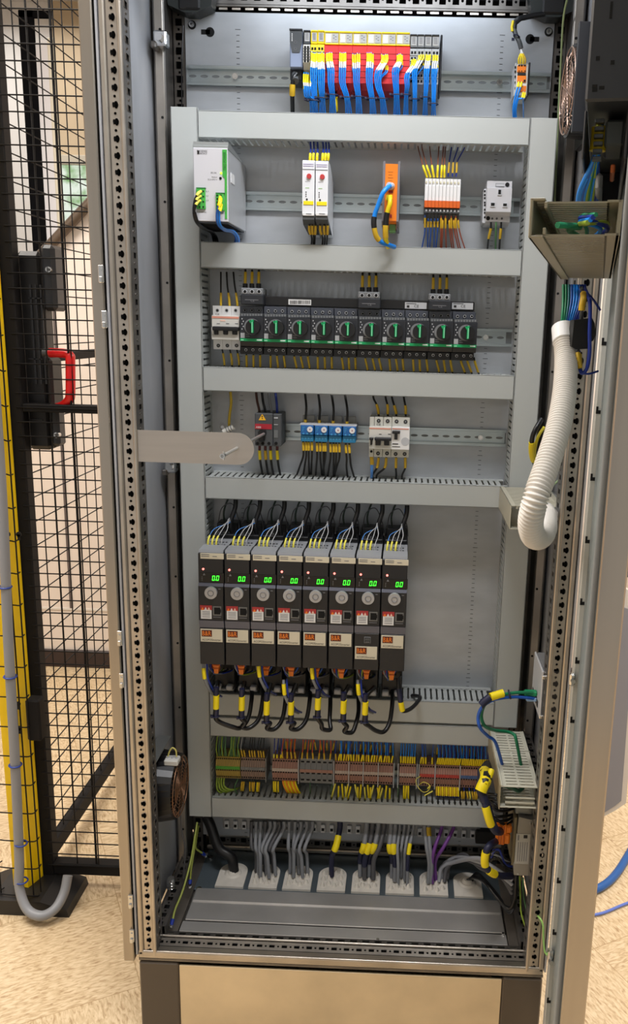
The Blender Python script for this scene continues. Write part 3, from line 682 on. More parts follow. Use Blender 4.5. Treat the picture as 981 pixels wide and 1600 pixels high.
    c=at(689,100,Yf+.01); X0,X1,Z0,Z1=R4(686.7,54,690,143,Yf+.01); o=MB().box(X0,X1,Yf+.01,YP-.008,Z0,Z1,BLK2,.001).build('end_clamp',loc=((X0+X1)/2,YP,Z0)); tag(o,'dark end clamp at the right end of the top module row','end clamp')
    # bundles: (label, tops list x, y_top, y_sleeve_len, mid(x,y), bottom(x,y), tie y)
    rnd_=random.Random(3)
    BU=[('first blue bundle, below the controller',[474.5,478,481,485],112,131,(480,150),(490,178),157),
        ('second blue bundle from the left',[486.5,489,491.5,494],80,97,(490,130),(492,178),158),
        ('third blue bundle from the left',[497.5,500,502.5,505.5],80,97,(502,135),(504,178),154),
        ('bundle over the first red module',[510,512.5,515,518],80,97,(517,130),(520,178),149),
        ('bundle over the second red module',[531,534,537,539.5],80,97,(535,130),(545,178),153),
        ('bundle over the third red module',[551,554.5,558,561.5],82,99,(557,130),(561,178),152),
        ('bundle over the fourth red module',[573.5,576.5,579.5,582.5],81,98,(577,130),(583,178),155),
        ('bundle over the fifth red module',[596,599,602,605],83,99,(591,135),(600,178),155),
        ('bundle over the sixth red module',[620.5,623,625.5,628],83,98,(618,125),(620,178),149),
        ('bundle from the first grey module',[643,646,649],90,103,(636,135),(634,178),149),
        ('bundle from the second grey module',[654.5,657.5,661],84,93,(648,130),(648,178),156),
        ('bundle from the third grey module',[666,669,672],84,94,(666,130),(664,178),153),
        ('rightmost blue bundle',[677,680,683.5],84,94,(678,130),(677,178),163)]
    for name,tops,y0,y1,md,bt,ty in BU:
        k=0
        for layer in range(2):
            for i,x in enumerate(tops):
                f=(i-(len(tops)-1)/2)
                yy0=y0+layer*rnd_.uniform(6,16)+rnd_.uniform(-1,1.5); d=-.012 if layer==0 else -.005
                Yt=Yf-.006
                pts=[at(x,yy0,Yt),at(x+rnd_.uniform(-.5,.5),yy0+(y1-y0)*.8,Yt+d*1.0),at(md[0]+f*3.0,(yy0+md[1])*.52,Yt+d*1.3),at(md[0]+f*2.7,md[1],Yt+d),at((md[0]*.3+bt[0]*.7)+f*2.2,ty,Yt+d*.6+.004),at(bt[0]+f*3,bt[1]+2,Yf+.012+layer*.006)]
                pts[0].y=Yf-.002
                wire('blue_wire',('yellow-sleeved blue wire, front of the ' if layer==0 else 'half-hidden blue wire, back of the ')+name,'wire',RG,pts,.00135,BLUE,[(.04,.24,YEL,1.25),(.24,.36,WHT,1.1,'printed_sleeve')] if layer==0 else [(.03,.16,YEL,1.25)],n=5,seg=4)
        q=at(md[0]*.3+bt[0]*.7,ty,Yf-.008); wd=.0028*len(tops)
        mb=MB(); R_=wd
        c=Vector(q); P=[c+Vector((math.cos(a)*R_,math.sin(a)*.0075,0)) for a in [2*math.pi*i/14 for i in range(15)]]
        mb.tube(P,.0011,NAVY,5); mb.box(q.x-R_-.002,q.x-R_+.002,q.y-.008,q.y-.004,q.z-.0015,q.z+.002,NAVY)
        tag(mb.build('cable_tie',loc=q),'dark cable tie around the '+name,'cable tie','cable ties on the blue wire bundles')
    w=wire('black_cable','black cable with a bright yellow tube between the fourth and fifth blue bundles','cable',None,pp([(524,140,Yf+.03),(524.5,150,Yf+.005),(525,165,Yf+.005),(526,180,Yf+.02)]),.0022,BLKC,[(.36,.85,YEL,1.6)],n=6)
    # terminal block at right
    Yt=.262
    c=at(815,125,Yt); t=thing('relay_terminal',(c.x,YP,c.z-.03),'white terminal block with orange levers at the right end of the top rail','terminal block')
    mb=MB(); pbox(mb,806.5,99,824.5,150,Yt,YP-.008,OFFW,.0015); pbox(mb,803.5,98,806.3,150,Yt+.01,YP-.008,LGR,.001); pbox(mb,824.6,97,827.5,148,Yt+.01,YP-.008,BLK2,.001); mb.build('body',t)
    mb=MB(); pbox(mb,808,102,822,113,Yt-.002,Yt+.002,ORG,.0006); pbox(mb,808,118,822,128,Yt-.002,Yt+.002,ORG,.0006); pbox(mb,811,134,822,144,Yt-.001,Yt+.002,ORG,.0006); mb.build('orange_levers',t)
    mb=MB(); pbox(mb,808.5,113.8,821.5,117.5,Yt-.0022,Yt,BLK)
    for x in (811,815,820): pdisc(mb,x,102.3,1.4,Yt-.0024,Yt-.0018,HOLE,10); pdisc(mb,x,111,1.,Yt-.0024,Yt-.0018,HOLE,10)
    pdisc(mb,819.5,126,1.7,Yt-.0024,Yt-.0018,HOLE,10); mb.build('sockets',t)
    mb=MB()
    for y in (103,110,118,127,136): pbox(mb,804,y,806,y+3.5,Yt+.0085,Yt+.0102,HOLE)
    mb.build('side_openings',t)
    for x,a in ((810.5,-1),(813.5,0),(817,.5),(820,1.5)):
        wire('terminal_lead','short yellow-sleeved lead entering the top of the white and orange terminal block','wire','leads above the orange-levered terminal block',pp([(x,101,Yt-.002),(x+a*.4,92,Yt-.006),(814.5+a,82,Yt-.004),(813,74,Yt)]),.0009,WHT,[(.05,.6,YELD if a==1.5 else YEL,1.7)],n=5,seg=4)
    w=wire('black_sheathed_cable','black sheathed cable hanging from the cabinet top down to the orange-levered terminal block','cable',None,pp([(850,22,Yt+.03),(825,26,Yt+.02),(808,31,Yt+.012),(803,42,Yt+.008),(806,55,Yt+.004),(811,65,Yt),(814,76,Yt)]),.0042,DGR,[(0,.55,BLK,1.15,'tape_wrap')],n=8)
    MB().tube(pp([(801.5,33,Yt+.006),(799.5,42,Yt+.003),(800.5,49,Yt+.003)]),.0026,YEL,6).build('marker_sleeve',w)
    c=at(807,57,Yt); MB().ring(c,(.4,.1,1),.0058,.0014,NAVY,14,5).box(c.x-.009,c.x-.004,c.y-.006,c.y-.002,c.z-.008,c.z-.004,NAVY).build('cable_tie',w)
    for i,(x0,x1) in enumerate(((808.5,801.5),(813,803.5),(815.5,806),(819,817.5))):
        y0=128 if i<2 else 144
        P=pp([(x0+2,y0,Yt-.003),(x0-.5,y0+10,Yt-.010),((x0+x1)/2-1,155,Yt-.006),(x1,170,Yt),(x1+.5,186,Yt+.012)])
        wire('blue_wire','blue wire leaving the bottom of the white and orange terminal block','wire','blue wires below the orange-levered terminal block',P,.0016 if i<3 else .0011,BLUE if i<3 else LBLUE,[(.02,.22,YEL,1.4)],n=6)
row1()
# ================================================================= ROW 2
def row2():
    Yf=.152
    c=at(329,285,Yf); t=thing('power_supply',(c.x,.24,at(329,346,Yf).z),'large silver grey power supply with a green edge at the left of the second rail','power supply')
    SG=mat('silver_grey_housing',(196,198,202),.38,.35,var=.04,scale=9); FR=mat('power_supply_front',(206,206,212),.45)
    X0,X1,Z0,Z1=R4(302.5,231,356,346,Yf)
    mb=MB(); mb.box(X0,X1,Yf+.002,YP-.009,Z0,Z1,SG,.0012); mb.build('housing',t)
    MB().box(X0,X1,Yf,Yf+.0025,Z0,Z1,FR,.001).build('front_cover',t)
    zt=at(329,222,Yf+.006).z
    mb=MB(); mb.prism([(Yf+.001,Z1-.001),(Yf+.001,Z1+.0035),(Yf+.004,Z1+.005),(Yf+.004,zt),(Yf+.02,zt),(YP-.05,Z1+.001),(YP-.05,Z1-.001)],X0-.0003,X1+.0008,mat('zinc_cap',(200,206,208),.3,.8),'x'); mb.build('top_cap',t)
    mb=MB(); mb.box(X0+.002,X1-.002,Yf+.001,YP-.02,Z0-.0025,Z0,BLK2)
    for k in range(7): mb.box(X0+.004,X1-.004,Yf+.02+.018*k,Yf+.03+.018*k,Z0-.0035,Z0-.002,HOLE)
    mb.build('bottom_vents',t)
    q=lambda x,y:(at(x,y,Yf).x,at(x,y,Yf).z)
    g=mat('bright_green_strip',(64,170,66),.4)
    MB().prism([q(347.5,234),q(354.5,234),q(354.8,342),q(351.5,342),q(351.3,279),q(347.8,275)],Yf-.0012,Yf+.001,g).build('green_strip',t)
    text('TRIO POWER',350.8,252,3.8,Yf-.0013,mat('dark_green_ink',(24,90,34),.6),t,wpx=27,rot=math.pi/2)
    text('PHOENIX',315.8,236,2.7,Yf-.0003,INK,t,wpx=16); text('CONTACT',315.8,239.7,2.7,Yf-.0003,INK,t,wpx=16)
    MB().box(*q(303.6,0)[:1],q(306.4,0)[0],Yf-.0006,Yf,q(304,240.6)[1],q(304,235)[1],INK).build('logo_block',t)
    text('DC OK',334,270,2.3,Yf,INK,t,wpx=9); text('Adjust',335,277,2.3,Yf,INK,t,wpx=9); text('22,5-29,5 V',332,280.7,2.3,Yf,INK,t,wpx=15)
    mb=MB(); pdisc(mb,345.3,270.5,1.7,Yf-.001,Yf,LEDY,12); mb.build('status_led',t)
    mb=MB(); pdisc(mb,344.3,278.5,2.1,Yf-.0008,Yf,HOLE,12); mb.build('adjust_knob',t)
    for (a,b,c_,d,nc,nr,nm) in ((306.5,294,320.5,326.5,2,4,'in'),(337,302,350,329,2,5,'out')):
        mb=MB(); pbox(mb,a,b,c_,d,Yf-.004,Yf+.001,GRN,.0006); pbox(mb,a-.3,b-1,c_+.5,b,Yf-.0045,Yf,mat('dark_green_plastic',(30,110,50),.5))
        for i in range(nr):
            for k in range(nc): x=a+(c_-a)*(.38+.4*k) if nm=='in' else a+(c_-a)*(.18+.42*k); y=b+(d-b)*(i+.6)/nr; pbox(mb,x-1.1,y-1.3,x+1.1,y+1.3,Yf-.0046,Yf-.003,HOLE)
        mb.build('terminal_connector',t)
    for k,s in enumerate(('L1','L2','L3')): text(s,324,299+7*k,2.2,Yf,INK,t,wpx=3.2)
    text('3x 400-500 V AC',315,331.5,2,Yf,INK,t,wpx=15); text('24 V DC',345,333,2,Yf,INK,t,wpx=10)
    XX=X1+.0003; a=atX(361,270,XX); b=atX(366,293,XX); MB().box(XX-.0003,XX+.0004,min(a.y,b.y)-.002,max(a.y,b.y)+.002,b.z+.004,a.z,WHT).build('side_label',t)
    for i,y in enumerate((299,306,313)):
        wire('black_power_lead','yellow-sleeved black lead in the power supply green connector','wire','black leads of the silver power supply',pp([(314-.6*i,y,Yf-.004),(309-.8*i,y+4,Yf-.018),(304-.3*i,y+16,Yf-.016),(302.5+1.2*i,333,Yf-.012),(307+1.5*i,348,Yf+.0),(317+2*i,357,Yf+.04),(329+2*i,363,Yf+.10),(333+3*i,372,.29),(335+3*i,386,.29)]),.0022,BLKC,[(.01,.16,PALEY,1.3)],n=8,seg=5)
    for i,(x,y) in enumerate(((344,307),(345.5,310),(344.5,316),(346,319))):
        wire('blue_power_lead','yellow-sleeved blue lead in the power supply green connector','wire','blue leads of the silver power supply',pp([(x,y,Yf-.004),(x-1.5,y+9,Yf-.016),(338.5+i*1.3,334,Yf-.012),(340+i*1.2,350,Yf-.002),(350+i*.6,360-i*.8,Yf+.03),(362+i*.8,363-i*.8,Yf+.07),(368+i*1.5,371,Yf+.10),(366+i*2.3,382,.29)]),.0019,BLUE if i%2 else mat('mid_blue_wire',(44,96,190),.35),[(.01,.19,YEL if i<3 else YEL,1.35)],n=8,seg=5)
    # relays
    Yr=.206
    def relay(x0,x1,y0,y1,label):
        c=at((x0+x1)/2,y1,Yr); t=thing('safety_relay',(c.x,YP-.008,c.z),label,'relay','narrow white relays')
        g=mat('relay_white',(226,228,232),.4)
        X0,X1,Z0,Z1=R4(x0+.3,y0,x1-.3,y1,Yr)
        z=lambda y:at((x0+x1)/2,y,Yr).z
        prof=[(Yr+.004,z(y0)),(Yr,z(y0+3)),(Yr,z(y1-22)),(YP-.009,z(y1-22)),(YP-.009,z(y0)+.012),(Yr+.04,z(y0)+.0)]
        MB().prism([(Yr+.004,z(y0)),(Yr,z(y0+3)),(Yr,z(335)),(Yr+.006,z(335)-.004),(YP-.009,z(335)-.03),(YP-.009,z(y0+20)),(Yr+.04,z(y0))],X0,X1,g,'x').build('housing',t)
        MB().prism([(Yr+.0015,z(335)),(Yr+.0015,z(343)),(Yr+.014,z(350)),(YP-.02,z(350)-.01),(YP-.009,z(335)-.03),(YP-.009,z(330))],X0+.0004,X1-.0004,DGR,'x').build('lower_terminal',t)
        mb=MB()
        for y in (y0+6,y0+9): pbox(mb,x0+1.5,y,x1-1.5,y+.9,Yr-.0004,Yr,mat('slot_violet',(140,130,170),.5))
        pbox(mb,x0+.6,y0+14,x1-.6,y0+15.2,Yr-.0004,Yr,MGR); mb.build('front_slots',t)
        mb=MB(); pdisc(mb,(x0+x1)/2+.8,y0+25,3.6,Yr-.003,Yr,mat('dial_red',(190,60,60),.4),16,r1=1.1); mb.build('setting_dial',t)
        mb=MB()
        for k,y in enumerate((y0+50,y0+53.3,y0+56.6)): pdisc(mb,x0+6,y,.9,Yr-.0006,Yr,HOLE,8)
        pdisc(mb,x0+7.3,y0+61.5,1.5,Yr-.0008,Yr,HOLE,10); mb.build('indicator_holes',t)
        mb=MB(); pbox(mb,x0+2,y0+64,x1-2,y0+70,Yr-.0012,Yr,YEL,.0004); mb.build('yellow_tag',t)
        mb=MB()
        for k in range(4): pbox(mb,x0+5+2*k,y0+33,x0+6.2+2*k,y0+34,Yr-.0004,Yr,GINK)
        pbox(mb,x0+5,y0+43,x0+11,y0+44,Yr-.0004,Yr,mat('soft_green_ink',(150,190,120),.6)); mb.build('printing',t)
        mb=MB(); pbox(mb,x0+1,332.5,x1-1,337,Yr-.001,Yr+.001,WHT,.0004); pbox(mb,x0+6,333.5,x1-5,334.8,Yr-.0014,Yr-.0008,MGR); mb.build('release_tab',t)
        return t
    relay(472,491.5,250,350,'left one of the two white relays with a red dial and yellow tag')
    relay(492.5,512.5,251,351,'right one of the two white relays with a red dial and yellow tag')
    for i,x in enumerate((484.5,489.5,495.5,504,508.5,513)):
        wire('dark_blue_lead','dark blue lead with yellow sleeve entering the top of the white relays','wire','leads above the two white relays',pp([(x-.5,251,Yr+.03),(x,243,Yr+.028),(x+1,233,Yr+.05),(x+.5,222,Yr+.06)]),.0016,DBLUE,[(.03,.42,YEL,1.6)],n=6)
    for i,x in enumerate((483.5,488,493,500.5,506.5,512)):
        bx=(486,489,491,503,506.5,510)[i]
        wire('black_lead','black lead with amber sleeve leaving the bottom of the white relays','wire','leads below the two white relays',pp([(x,350,Yr+.012),(x-.3,360,Yr+.02),(bx+1,372,Yr+.035),(bx,386,Yr+.05)]),.0017,BLKC,[(.08,.5,YELD,1.5)],n=6)
    # orange module
    Yo=.200
    t=thing('orange_bus_module',(at(608,360,Yo).x,YP-.008,at(608,360,Yo).z),'tall narrow orange module with grey side plates and a blue cable plugged in','module')
    z=lambda y:at(608,y,Yo).z
    X0,X1,_,_=R4(601,255,620.5,348,Yo)
    MB().prism([(Yo,z(256)),(Yo,z(345)),(Yo+.006,z(349)),(YP-.02,z(349)),(YP-.02,z(256))],X0,X1,ORG,'x').build('orange_housing',t)
    sp=mat('module_side_grey',(122,118,124),.45)
    for a,b in ((597.5,601),(620.5,624)):
        Xa,Xb,_,_=R4(a,255,b,348,Yo); MB().prism([(Yo-.001,z(252)),(Yo-.001,z(346)),(Yo+.01,z(354)),(YP-.009,z(354)),(YP-.009,z(262)),(Yo+.04,z(252))],Xa,Xb,sp,'x').build('side_plate',t)
    mb=MB()
    for k in range(4): pbox(mb,606+(k%2),268+k*4.5,614-(k%2),269+k*4.5,Yo-.0004,Yo,mat('brown_ink',(190,110,20),.6))
    pbox(mb,607,298,614,301.5,Yo-.0008,Yo,REDD); pbox(mb,609,335,612,340,Yo-.0008,Yo,REDD); mb.build('printing',t)
    mb=MB(); pbox(mb,608,350,618,363,Yo+.012,Yo+.03,mat('pale_green_plug',(110,160,100),.5),.001); mb.build('green_plug',t)
    w=wire('blue_network_cable','bright blue network cable looping out of the orange module','cable',None,pp([(611,290,Yo-.003),(606,293,Yo-.02),(598,302,Yo-.028),(591,320,Yo-.024),(585,337,Yo-.02),(584,352,Yo-.02),(588,370,Yo-.015),(597,379,Yo-.005),(608,383,Yo+.012),(616,386,Yo+.03)]),.0042,BLUE,[(.46,.58,BLK,1.2,'tape_wrap'),(.58,.72,YELD,1.15)],n=10)
    mb=MB(); c=at(611.5,291,Yo); mb.cyl((c.x,Yo,c.z),(c.x-.004,Yo-.010,c.z-.001),.0065,mat('clear_plug',(210,220,230),.2),12); mb.build('plug',w)
    w=wire('yellow_network_cable','short yellow cable with black and amber tapes on the orange module','cable',None,pp([(606,311,Yo-.002),(609,309,Yo-.012),(609,318,Yo-.018),(605,332,Yo-.016),(603,345,Yo-.014),(602,360,Yo-.012),(603,375,Yo-.004),(606,386,Yo+.02)]),.0042,YEL,[(.43,.64,BLK,1.25,'tape_wrap'),(.64,.82,YELD,1.25)],n=10)
    mb=MB(); pbox(mb,603.5,304,613,314,Yo-.010,Yo,YEL,.0015); mb.build('plug',w)
    # fuse terminals
    Yt=.236; x0=663.2; pt=5.55
    def fuse(i,x):
        c=at(x+pt/2,330,Yt); t=thing('fuse_terminal',(c.x,YP-.008,c.z),'x','fuse terminal','white fuse terminals with orange levers')
        z=lambda y:at(x+pt/2,y,Yt).z
        X0,X1,_,_=R4(x+.25,277,x+pt-.25,340,Yt)
        MB().prism([(Yt+.012,z(277)),(Yt+.002,z(279)),(Yt+.002,z(289.5)),(Yt,z(290)),(Yt,z(313)),(Yt+.02,z(313)),(YP-.009,z(313)),(YP-.009,z(285))],X0,X1,WHT,'x').build('white_body',t)
        MB().prism([(Yt+.001,z(313)),(Yt-.003,z(314)),(Yt-.003,z(324)),(Yt+.02,z(325)),(Yt+.02,z(313))],X0-.0001,X1+.0001,mat('burnt_orange_plastic',(214,96,30),.4),'x').build('orange_lever',t)
        mb=MB(); mb.prism([(Yt+.001,z(325)),(Yt+.001,z(332)),(Yt+.01,z(333)),(Yt+.012,z(341)),(YP-.009,z(341)),(YP-.009,z(313)),(Yt+.02,z(325))],X0,X1,DGR,'x'); mb.build('grey_foot',t)
        mb=MB(); pdisc(mb,x+pt/2,284.5,1.5,Yt+.0005,Yt+.002,mat('beige_marker',(206,200,170),.5),8); mb.build('marker',t); mb=MB(); pbox(mb,x+1.6,327,x+pt-1.5,330,Yt,Yt+.001,LGR); mb.build('test_point',t)
        return t
    nm=['first','second','third','fourth','fifth','sixth','seventh','eighth','ninth','tenth']
    f0=None
    for i in range(10):
        x=x0+i*pt; cc=at(x+pt/2,330+ i*.1,Yt)
        if i==0: f0=fuse(0,x); f0['label']='first white fuse terminal from the left, with an orange lever'; base=Vector(f0.location)
        else: dup(f0,(cc.x,base.y,base.z),nm[i]+' white fuse terminal from the left, with an orange lever')
    tops=[667.5,673,678,683,689,694]
    ups=[653,659,671,685,692,695]
    for i,(x,u) in enumerate(zip(tops,ups)):
        wire('brown_lead','brown lead entering the top of the white fuse terminals','wire','brown leads above the fuse terminals',pp([(x,278,Yt+.012),(x+(u-x)*.35,264,Yt+.006),(x+(u-x)*.6,252,Yt+.02),(u+.4,232,Yt+.04),(u,224,Yt+.05)]),.0012,BRN,[(.02,.36,YEL,1.8)],n=6)
    for i,(x,u) in enumerate(((700,705),(706.5,715),(712.5,725))):
        wire('blue_lead','blue lead entering the top right of the white fuse terminals','wire','blue leads above the fuse terminals',pp([(x,276,Yt+.03),(x+1,262,Yt+.03),(x+2,252,Yt+.034),(u,232,Yt+.045),(u+1,224,Yt+.05)]),.0013,DBLUE,[(.1,.46,YELD,1.5)],n=6)
    for i,(x,b) in enumerate(((664,659),(669,668),(673.5,671),(679,678),(684,681))):
        wire('blue_lead','blue lead with amber sleeve leaving the bottom left of the fuse terminals','wire','blue leads below the fuse terminals',pp([(x,336 if i==0 else 342,Yt+.006),(x-.3,350,Yt+.012),(x-.8,365,Yt+.02),(b,388,Yt+.045)]),.0014,mat('mid_blue_wire',(44,96,190),.35),[(.1 if i==0 else .18,.46,YELD,1.5)],n=6)
    for i,(x,b) in enumerate(((689,688),(691.5,690),(696,697),(702,706),(705,709),(709,716),(712,719),(716,726))):
        wire('brown_lead','orange-brown lead with amber sleeve leaving the bottom right of the fuse terminals','wire','brown leads below the fuse terminals',pp([(x,337+(i%2)*6,Yt+.006+.004*(i%2)),(x,350,Yt+.010),(x+(b-x)*.3,366,Yt+.02),(b,388,Yt+.045)]),.0013,mat('red_brown_wire',(178,84,52),.4),[(.1,.48,YELD,1.6)],n=6)
    # socket
    Ys=.256
    t=thing('power_socket',(at(778,350,Ys).x,YP-.008,at(778,350,Ys).z),'light grey three-pin mains socket mounted at the right of the second rail','socket')
    X0,X1,Z0,Z1=R4(760,294,799,331,Ys); zz=lambda y:at(779,y,Ys).z
    MB().prism([(Ys+.006,zz(282)),(Ys+.006,zz(293)),(Ys,zz(294)),(Ys,zz(331)),(Ys+.012,zz(336)),(Ys+.012,zz(345)),(Ys+.03,zz(350)),(YP-.009,zz(350)),(YP-.009,zz(288))],X0,X1,mat('socket_grey',(190,190,194),.42),'x').build('body',t)
    mb=MB(); 
    for (a,b,c_,d) in ((777.5,295.5,784,305.5),(766,316,774,323.5),(785,317,793,324)):
        pbox(mb,a,b,c_,d,Ys-.0015,Ys,LGR,.0004); pbox(mb,a+1,b+1,c_-1.3,d-2,Ys-.0018,Ys-.001,HOLE)
    mb.build('pin_slots',t)
    mb=MB(); pdisc(mb,792.5,288.5,3.3,Ys+.005,Ys+.006,HOLE,14); pdisc(mb,762.5,341,3.2,Ys+.0112,Ys+.0122,HOLE,14)
    for x in (769,776,784): pdisc(mb,x,341.5,1.7,Ys+.0112,Ys+.0122,DGR,10)
    mb.build('screw_recesses',t)
    mb=MB(); pbox(mb,774,286.5,788,292,Ys+.0052,Ys+.0062,MGR,.0003); pbox(mb,774.8,287.5,788,291,Ys+.0048,Ys+.0058,LGR); mb.build('marker_window',t)
    mb=MB(); pbox(mb,754.5,295,759.6,349,Ys+.012,YP-.009,LGR,.001)
    for y in (297,303,308,315,319,326,331,338): pbox(mb,756,y,758.5,y+3,Ys+.0113,Ys+.0122,HOLE)
    mb.build('side_latch',t)
    for i,(x,b,m_,s) in enumerate(((767,761.5,BLKC,YEL),(775,774,DGW,None),(783,780,BLKC,YEL))):
        wire('socket_lead',('black' if m_ is BLKC else 'dull green')+' lead below the mains socket, '+('left' if i==0 else 'middle' if i==1 else 'right')+' one','wire',None,pp([(x,347,Ys+.014),(x-.5,358,Ys+.016),(x+(b-x)*.7,373,Ys+.025),(b,390,Ys+.04)]),.0019,m_,[(.3,.66,YELD,1.4)] if s else (),n=6)
row2()
# ================================================================= ROW 3
NM=['first','second','third','fourth','fifth','sixth','seventh','eighth','ninth','tenth']
def row3():
    Yf=.262
    t=thing('circuit_breaker',(at(353,545,Yf).x,YP-.008,at(353,545,Yf).z),'white three-pole circuit breaker with a black toggle bar, left of the green-handled ones','circuit breaker')
    z=lambda y,Y=Yf:at(353,y,Y).z
    mb=MB()
    for a,b in ((333,347),(347.3,361.5),(361.8,375)):
        X0,X1,_,_=R4(a,478,b,546,Yf+.008); mb.prism([(Yf+.008,z(478,Yf+.008)),(Yf+.008,z(546,Yf+.008)),(YP-.009,z(546,Yf+.008)),(YP-.009,z(478,Yf+.008))],X0,X1,WHT,'x')
    mb.build('pole_housing',t)
    mb=MB(); pbox(mb,330.5,493,373.5,511,Yf-.006,Yf+.01,OFFW,.001); pbox(mb,330.5,522,373.5,531,Yf-.006,Yf+.01,OFFW,.001)
    for a,b in ((330.5,334),(341,348.5),(356,362.5),(370.5,373.5)): pbox(mb,a,511,b,523,Yf-.006,Yf+.01,OFFW)
    mb.build('front_cover',t)
    mb=MB(); pbox(mb,331,494.5,373,497.5,Yf-.0068,Yf-.006,mat('pale_red_print',(222,150,130),.5)); pbox(mb,344,500,352,502,Yf-.0065,Yf-.006,PINK)
    for x in (341,355.5,369.5): pbox(mb,x-2.4,505,x+2.4,506.2,Yf-.0065,Yf-.006,GINK)
    mb.build('printed_strip',t)
    mb=MB(); pbox(mb,331,510.5,373,517,Yf-.016,Yf-.004,BLK,.002)
    for x in (337.5,352.3,366.7): pbox(mb,x-3.3,516,x+3.3,523,Yf-.010,Yf-.002,BLK,.001)
    mb.build('toggle_bar',t)
    mb=MB()
    for x in (339.5,354,368): pdisc(mb,x,485,2.6,Yf+.0072,Yf+.009,MGR,12); pdisc(mb,x,485,1.5,Yf+.0068,Yf+.0085,HOLE,8)
    for x in (341,355,369.5): pdisc(mb,x,540,2.8,Yf+.0072,Yf+.009,HOLE,12); pdisc(mb,x,540,1.6,Yf+.0068,Yf+.0085,MGR,8)
    mb.build('terminal_screws',t); text('CE',339.5,491,2.2,Yf+.008,INK,t,wpx=6)
    for i,(x0,x1,xm) in enumerate(((345,345,345),(354,359,355),(364.5,371.5,366.5))):
        wire('black_lead','black lead with amber sleeve entering the white circuit breaker from above, '+('left','middle','right')[i]+' one','wire',None,pp([(x0,425,Yf+.03),(xm,445,Yf+.025),((xm+x1)/2,460,Yf+.02),(x1,481,Yf+.02)]),.0019,BLKC,[(.62,.95,YELD,1.35)],n=6)
    # green-handled breakers
    Yg=.250
    def gv():
        t=thing('motor_breaker',(at(392,552,Yg).x,YP-.008,at(392,552,Yg).z),'first motor breaker from the left, black with a green rotary handle','motor breaker','motor breakers with green rotary handles')
        x0,x1=374.8,411
        mb=MB(); X0,X1,_,_=R4(x0,500,x1,530,Yg); z=lambda y,Y=Yg:at(392,y,Y).z
        mb.prism([(Yg+.004,z(494)),(Yg,z(495)),(Yg,z(533)),(Yg+.004,z(534)),(Yg+.008,z(541)),(Yg+.018,z(542)),(YP-.009,z(542)),(YP-.009,z(494))],X0,X1,BLK2,'x'); mb.build('body',t)
        mb=MB(); pbox(mb,x0+.2,478,x1-.2,490,Yg+.016,YP-.02,PLAT,.001); mb.build('upper_terminal_cover',t)
        mb=MB(); pbox(mb,x0+.2,489.5,x1-.2,494.3,Yg+.004,YP-.02,DGR,.0006)
        for k in range(8): pbox(mb,x0+2+4.3*k,490.3,x0+4.6+4.3*k,493.6,Yg+.0034,Yg+.0042,MGR)
        mb.build('vent_strip',t)
        mb=MB()
        for x in (382.5,393.5,404.5): pdisc(mb,x,485,2.9,Yg+.0148,Yg+.018,HOLE,12); mb.ring(at(x,485,Yg+.0148),(0,1,0),.0026,.0005,LGR,14,4)
        mb.build('upper_screws',t)
        mb=MB(); pbox(mb,x0+.3,541.5,x1-.3,553.5,Yg+.014,YP-.02,BLK,.001); mb.build('lower_terminals',t)
        mb=MB()
        for x in (384,395,406): pdisc(mb,x,546.5,2.3,Yg+.0128,Yg+.016,LGR,10); pdisc(mb,x,546.8,1.4,Yg+.0122,Yg+.014,HOLE,8)
        mb.build('lower_screws',t)
        mb=MB(); pbox(mb,x0+.2,529,x1-.2,533.5,Yg-.0012,Yg+.002,GRNS,.0005); mb.build('green_band',t)
        mb=MB(); pbox(mb,x1-10,530.5,x1-2,532.2,Yg-.0016,Yg-.001,WINK); pbox(mb,x0+1.5,530.3,x0+6,532,Yg-.0016,Yg-.001,mat('pale_green_ink',(150,220,180),.5)); mb.build('band_print',t)
        mb=MB(); c,r=pdisc(mb,393.7,510.5,12.4,Yg-.002,Yg+.001,MGR,28); mb.build('dial_ring',t)
        mb=MB(); c,r=pdisc(mb,394.5,511,11.2,Yg-.012,Yg,BLK,28); k=mb.build('rotary_handle',t)
        mb=MB(); pbox(mb,391.8,499.5,395.4,520.5,Yg-.018,Yg-.011,GRNS,.0012); mb.prism([(c.x-.0065,c.z+.0125),(c.x+.0035,c.z+.0125),(c.x+.001,c.z+.007),(c.x-.0035,c.z+.007)],Yg-.0155,Yg-.011,GRNS); pbox(mb,393.2,503,394.1,519.5,Yg-.0186,Yg-.0178,mat('pale_green_line',(170,235,200),.4)); mb.build('pointer',k)
        mb=MB(); pbox(mb,x0+1,520,x0+7.5,528,Yg-.0008,Yg,mat('label_grey',(170,172,174),.5)); pbox(mb,x0+9,522,x0+14,523,Yg-.0006,Yg,MGR); pbox(mb,x0+9,525,x0+15,526,Yg-.0006,Yg,MGR)
        for k in range(5): pbox(mb,x0+2.5+(k%2)*2,497+k*4,x0+4+(k%2)*2,499+k*4,Yg-.0006,Yg,LGR)
        mb.build('setting_marks',t)
        return t
    g=gv(); base=Vector(g.location); dx=(at(728,520,Yg).x-at(394,511,Yg).x)/9
    labs=['right beside the white circuit breaker','','next to the one under the left feeder','','','','','','','last at the right end of the row']
    for i in range(1,10):
        dup(g,(base.x+dx*i,base.y,base.z),NM[i]+' motor breaker from the left, black with a green rotary handle')
    # comb busbar and feeders
    Yb=Yg+.022
    b=thing('comb_busbar',(at(560,470,Yb).x,Yb,at(560,478,Yb).z),'black comb busbar running above the green-handled breakers','busbar')
    X0=at(410,470,Yb).x; X1=at(741,480,Yb).x; zt,zb=at(500,465,Yb).z,at(500,480,Yb).z
    MB().box(X0,X1,Yb,Yb+.012,zb,zt,BLK,.0015).build('bar',b)
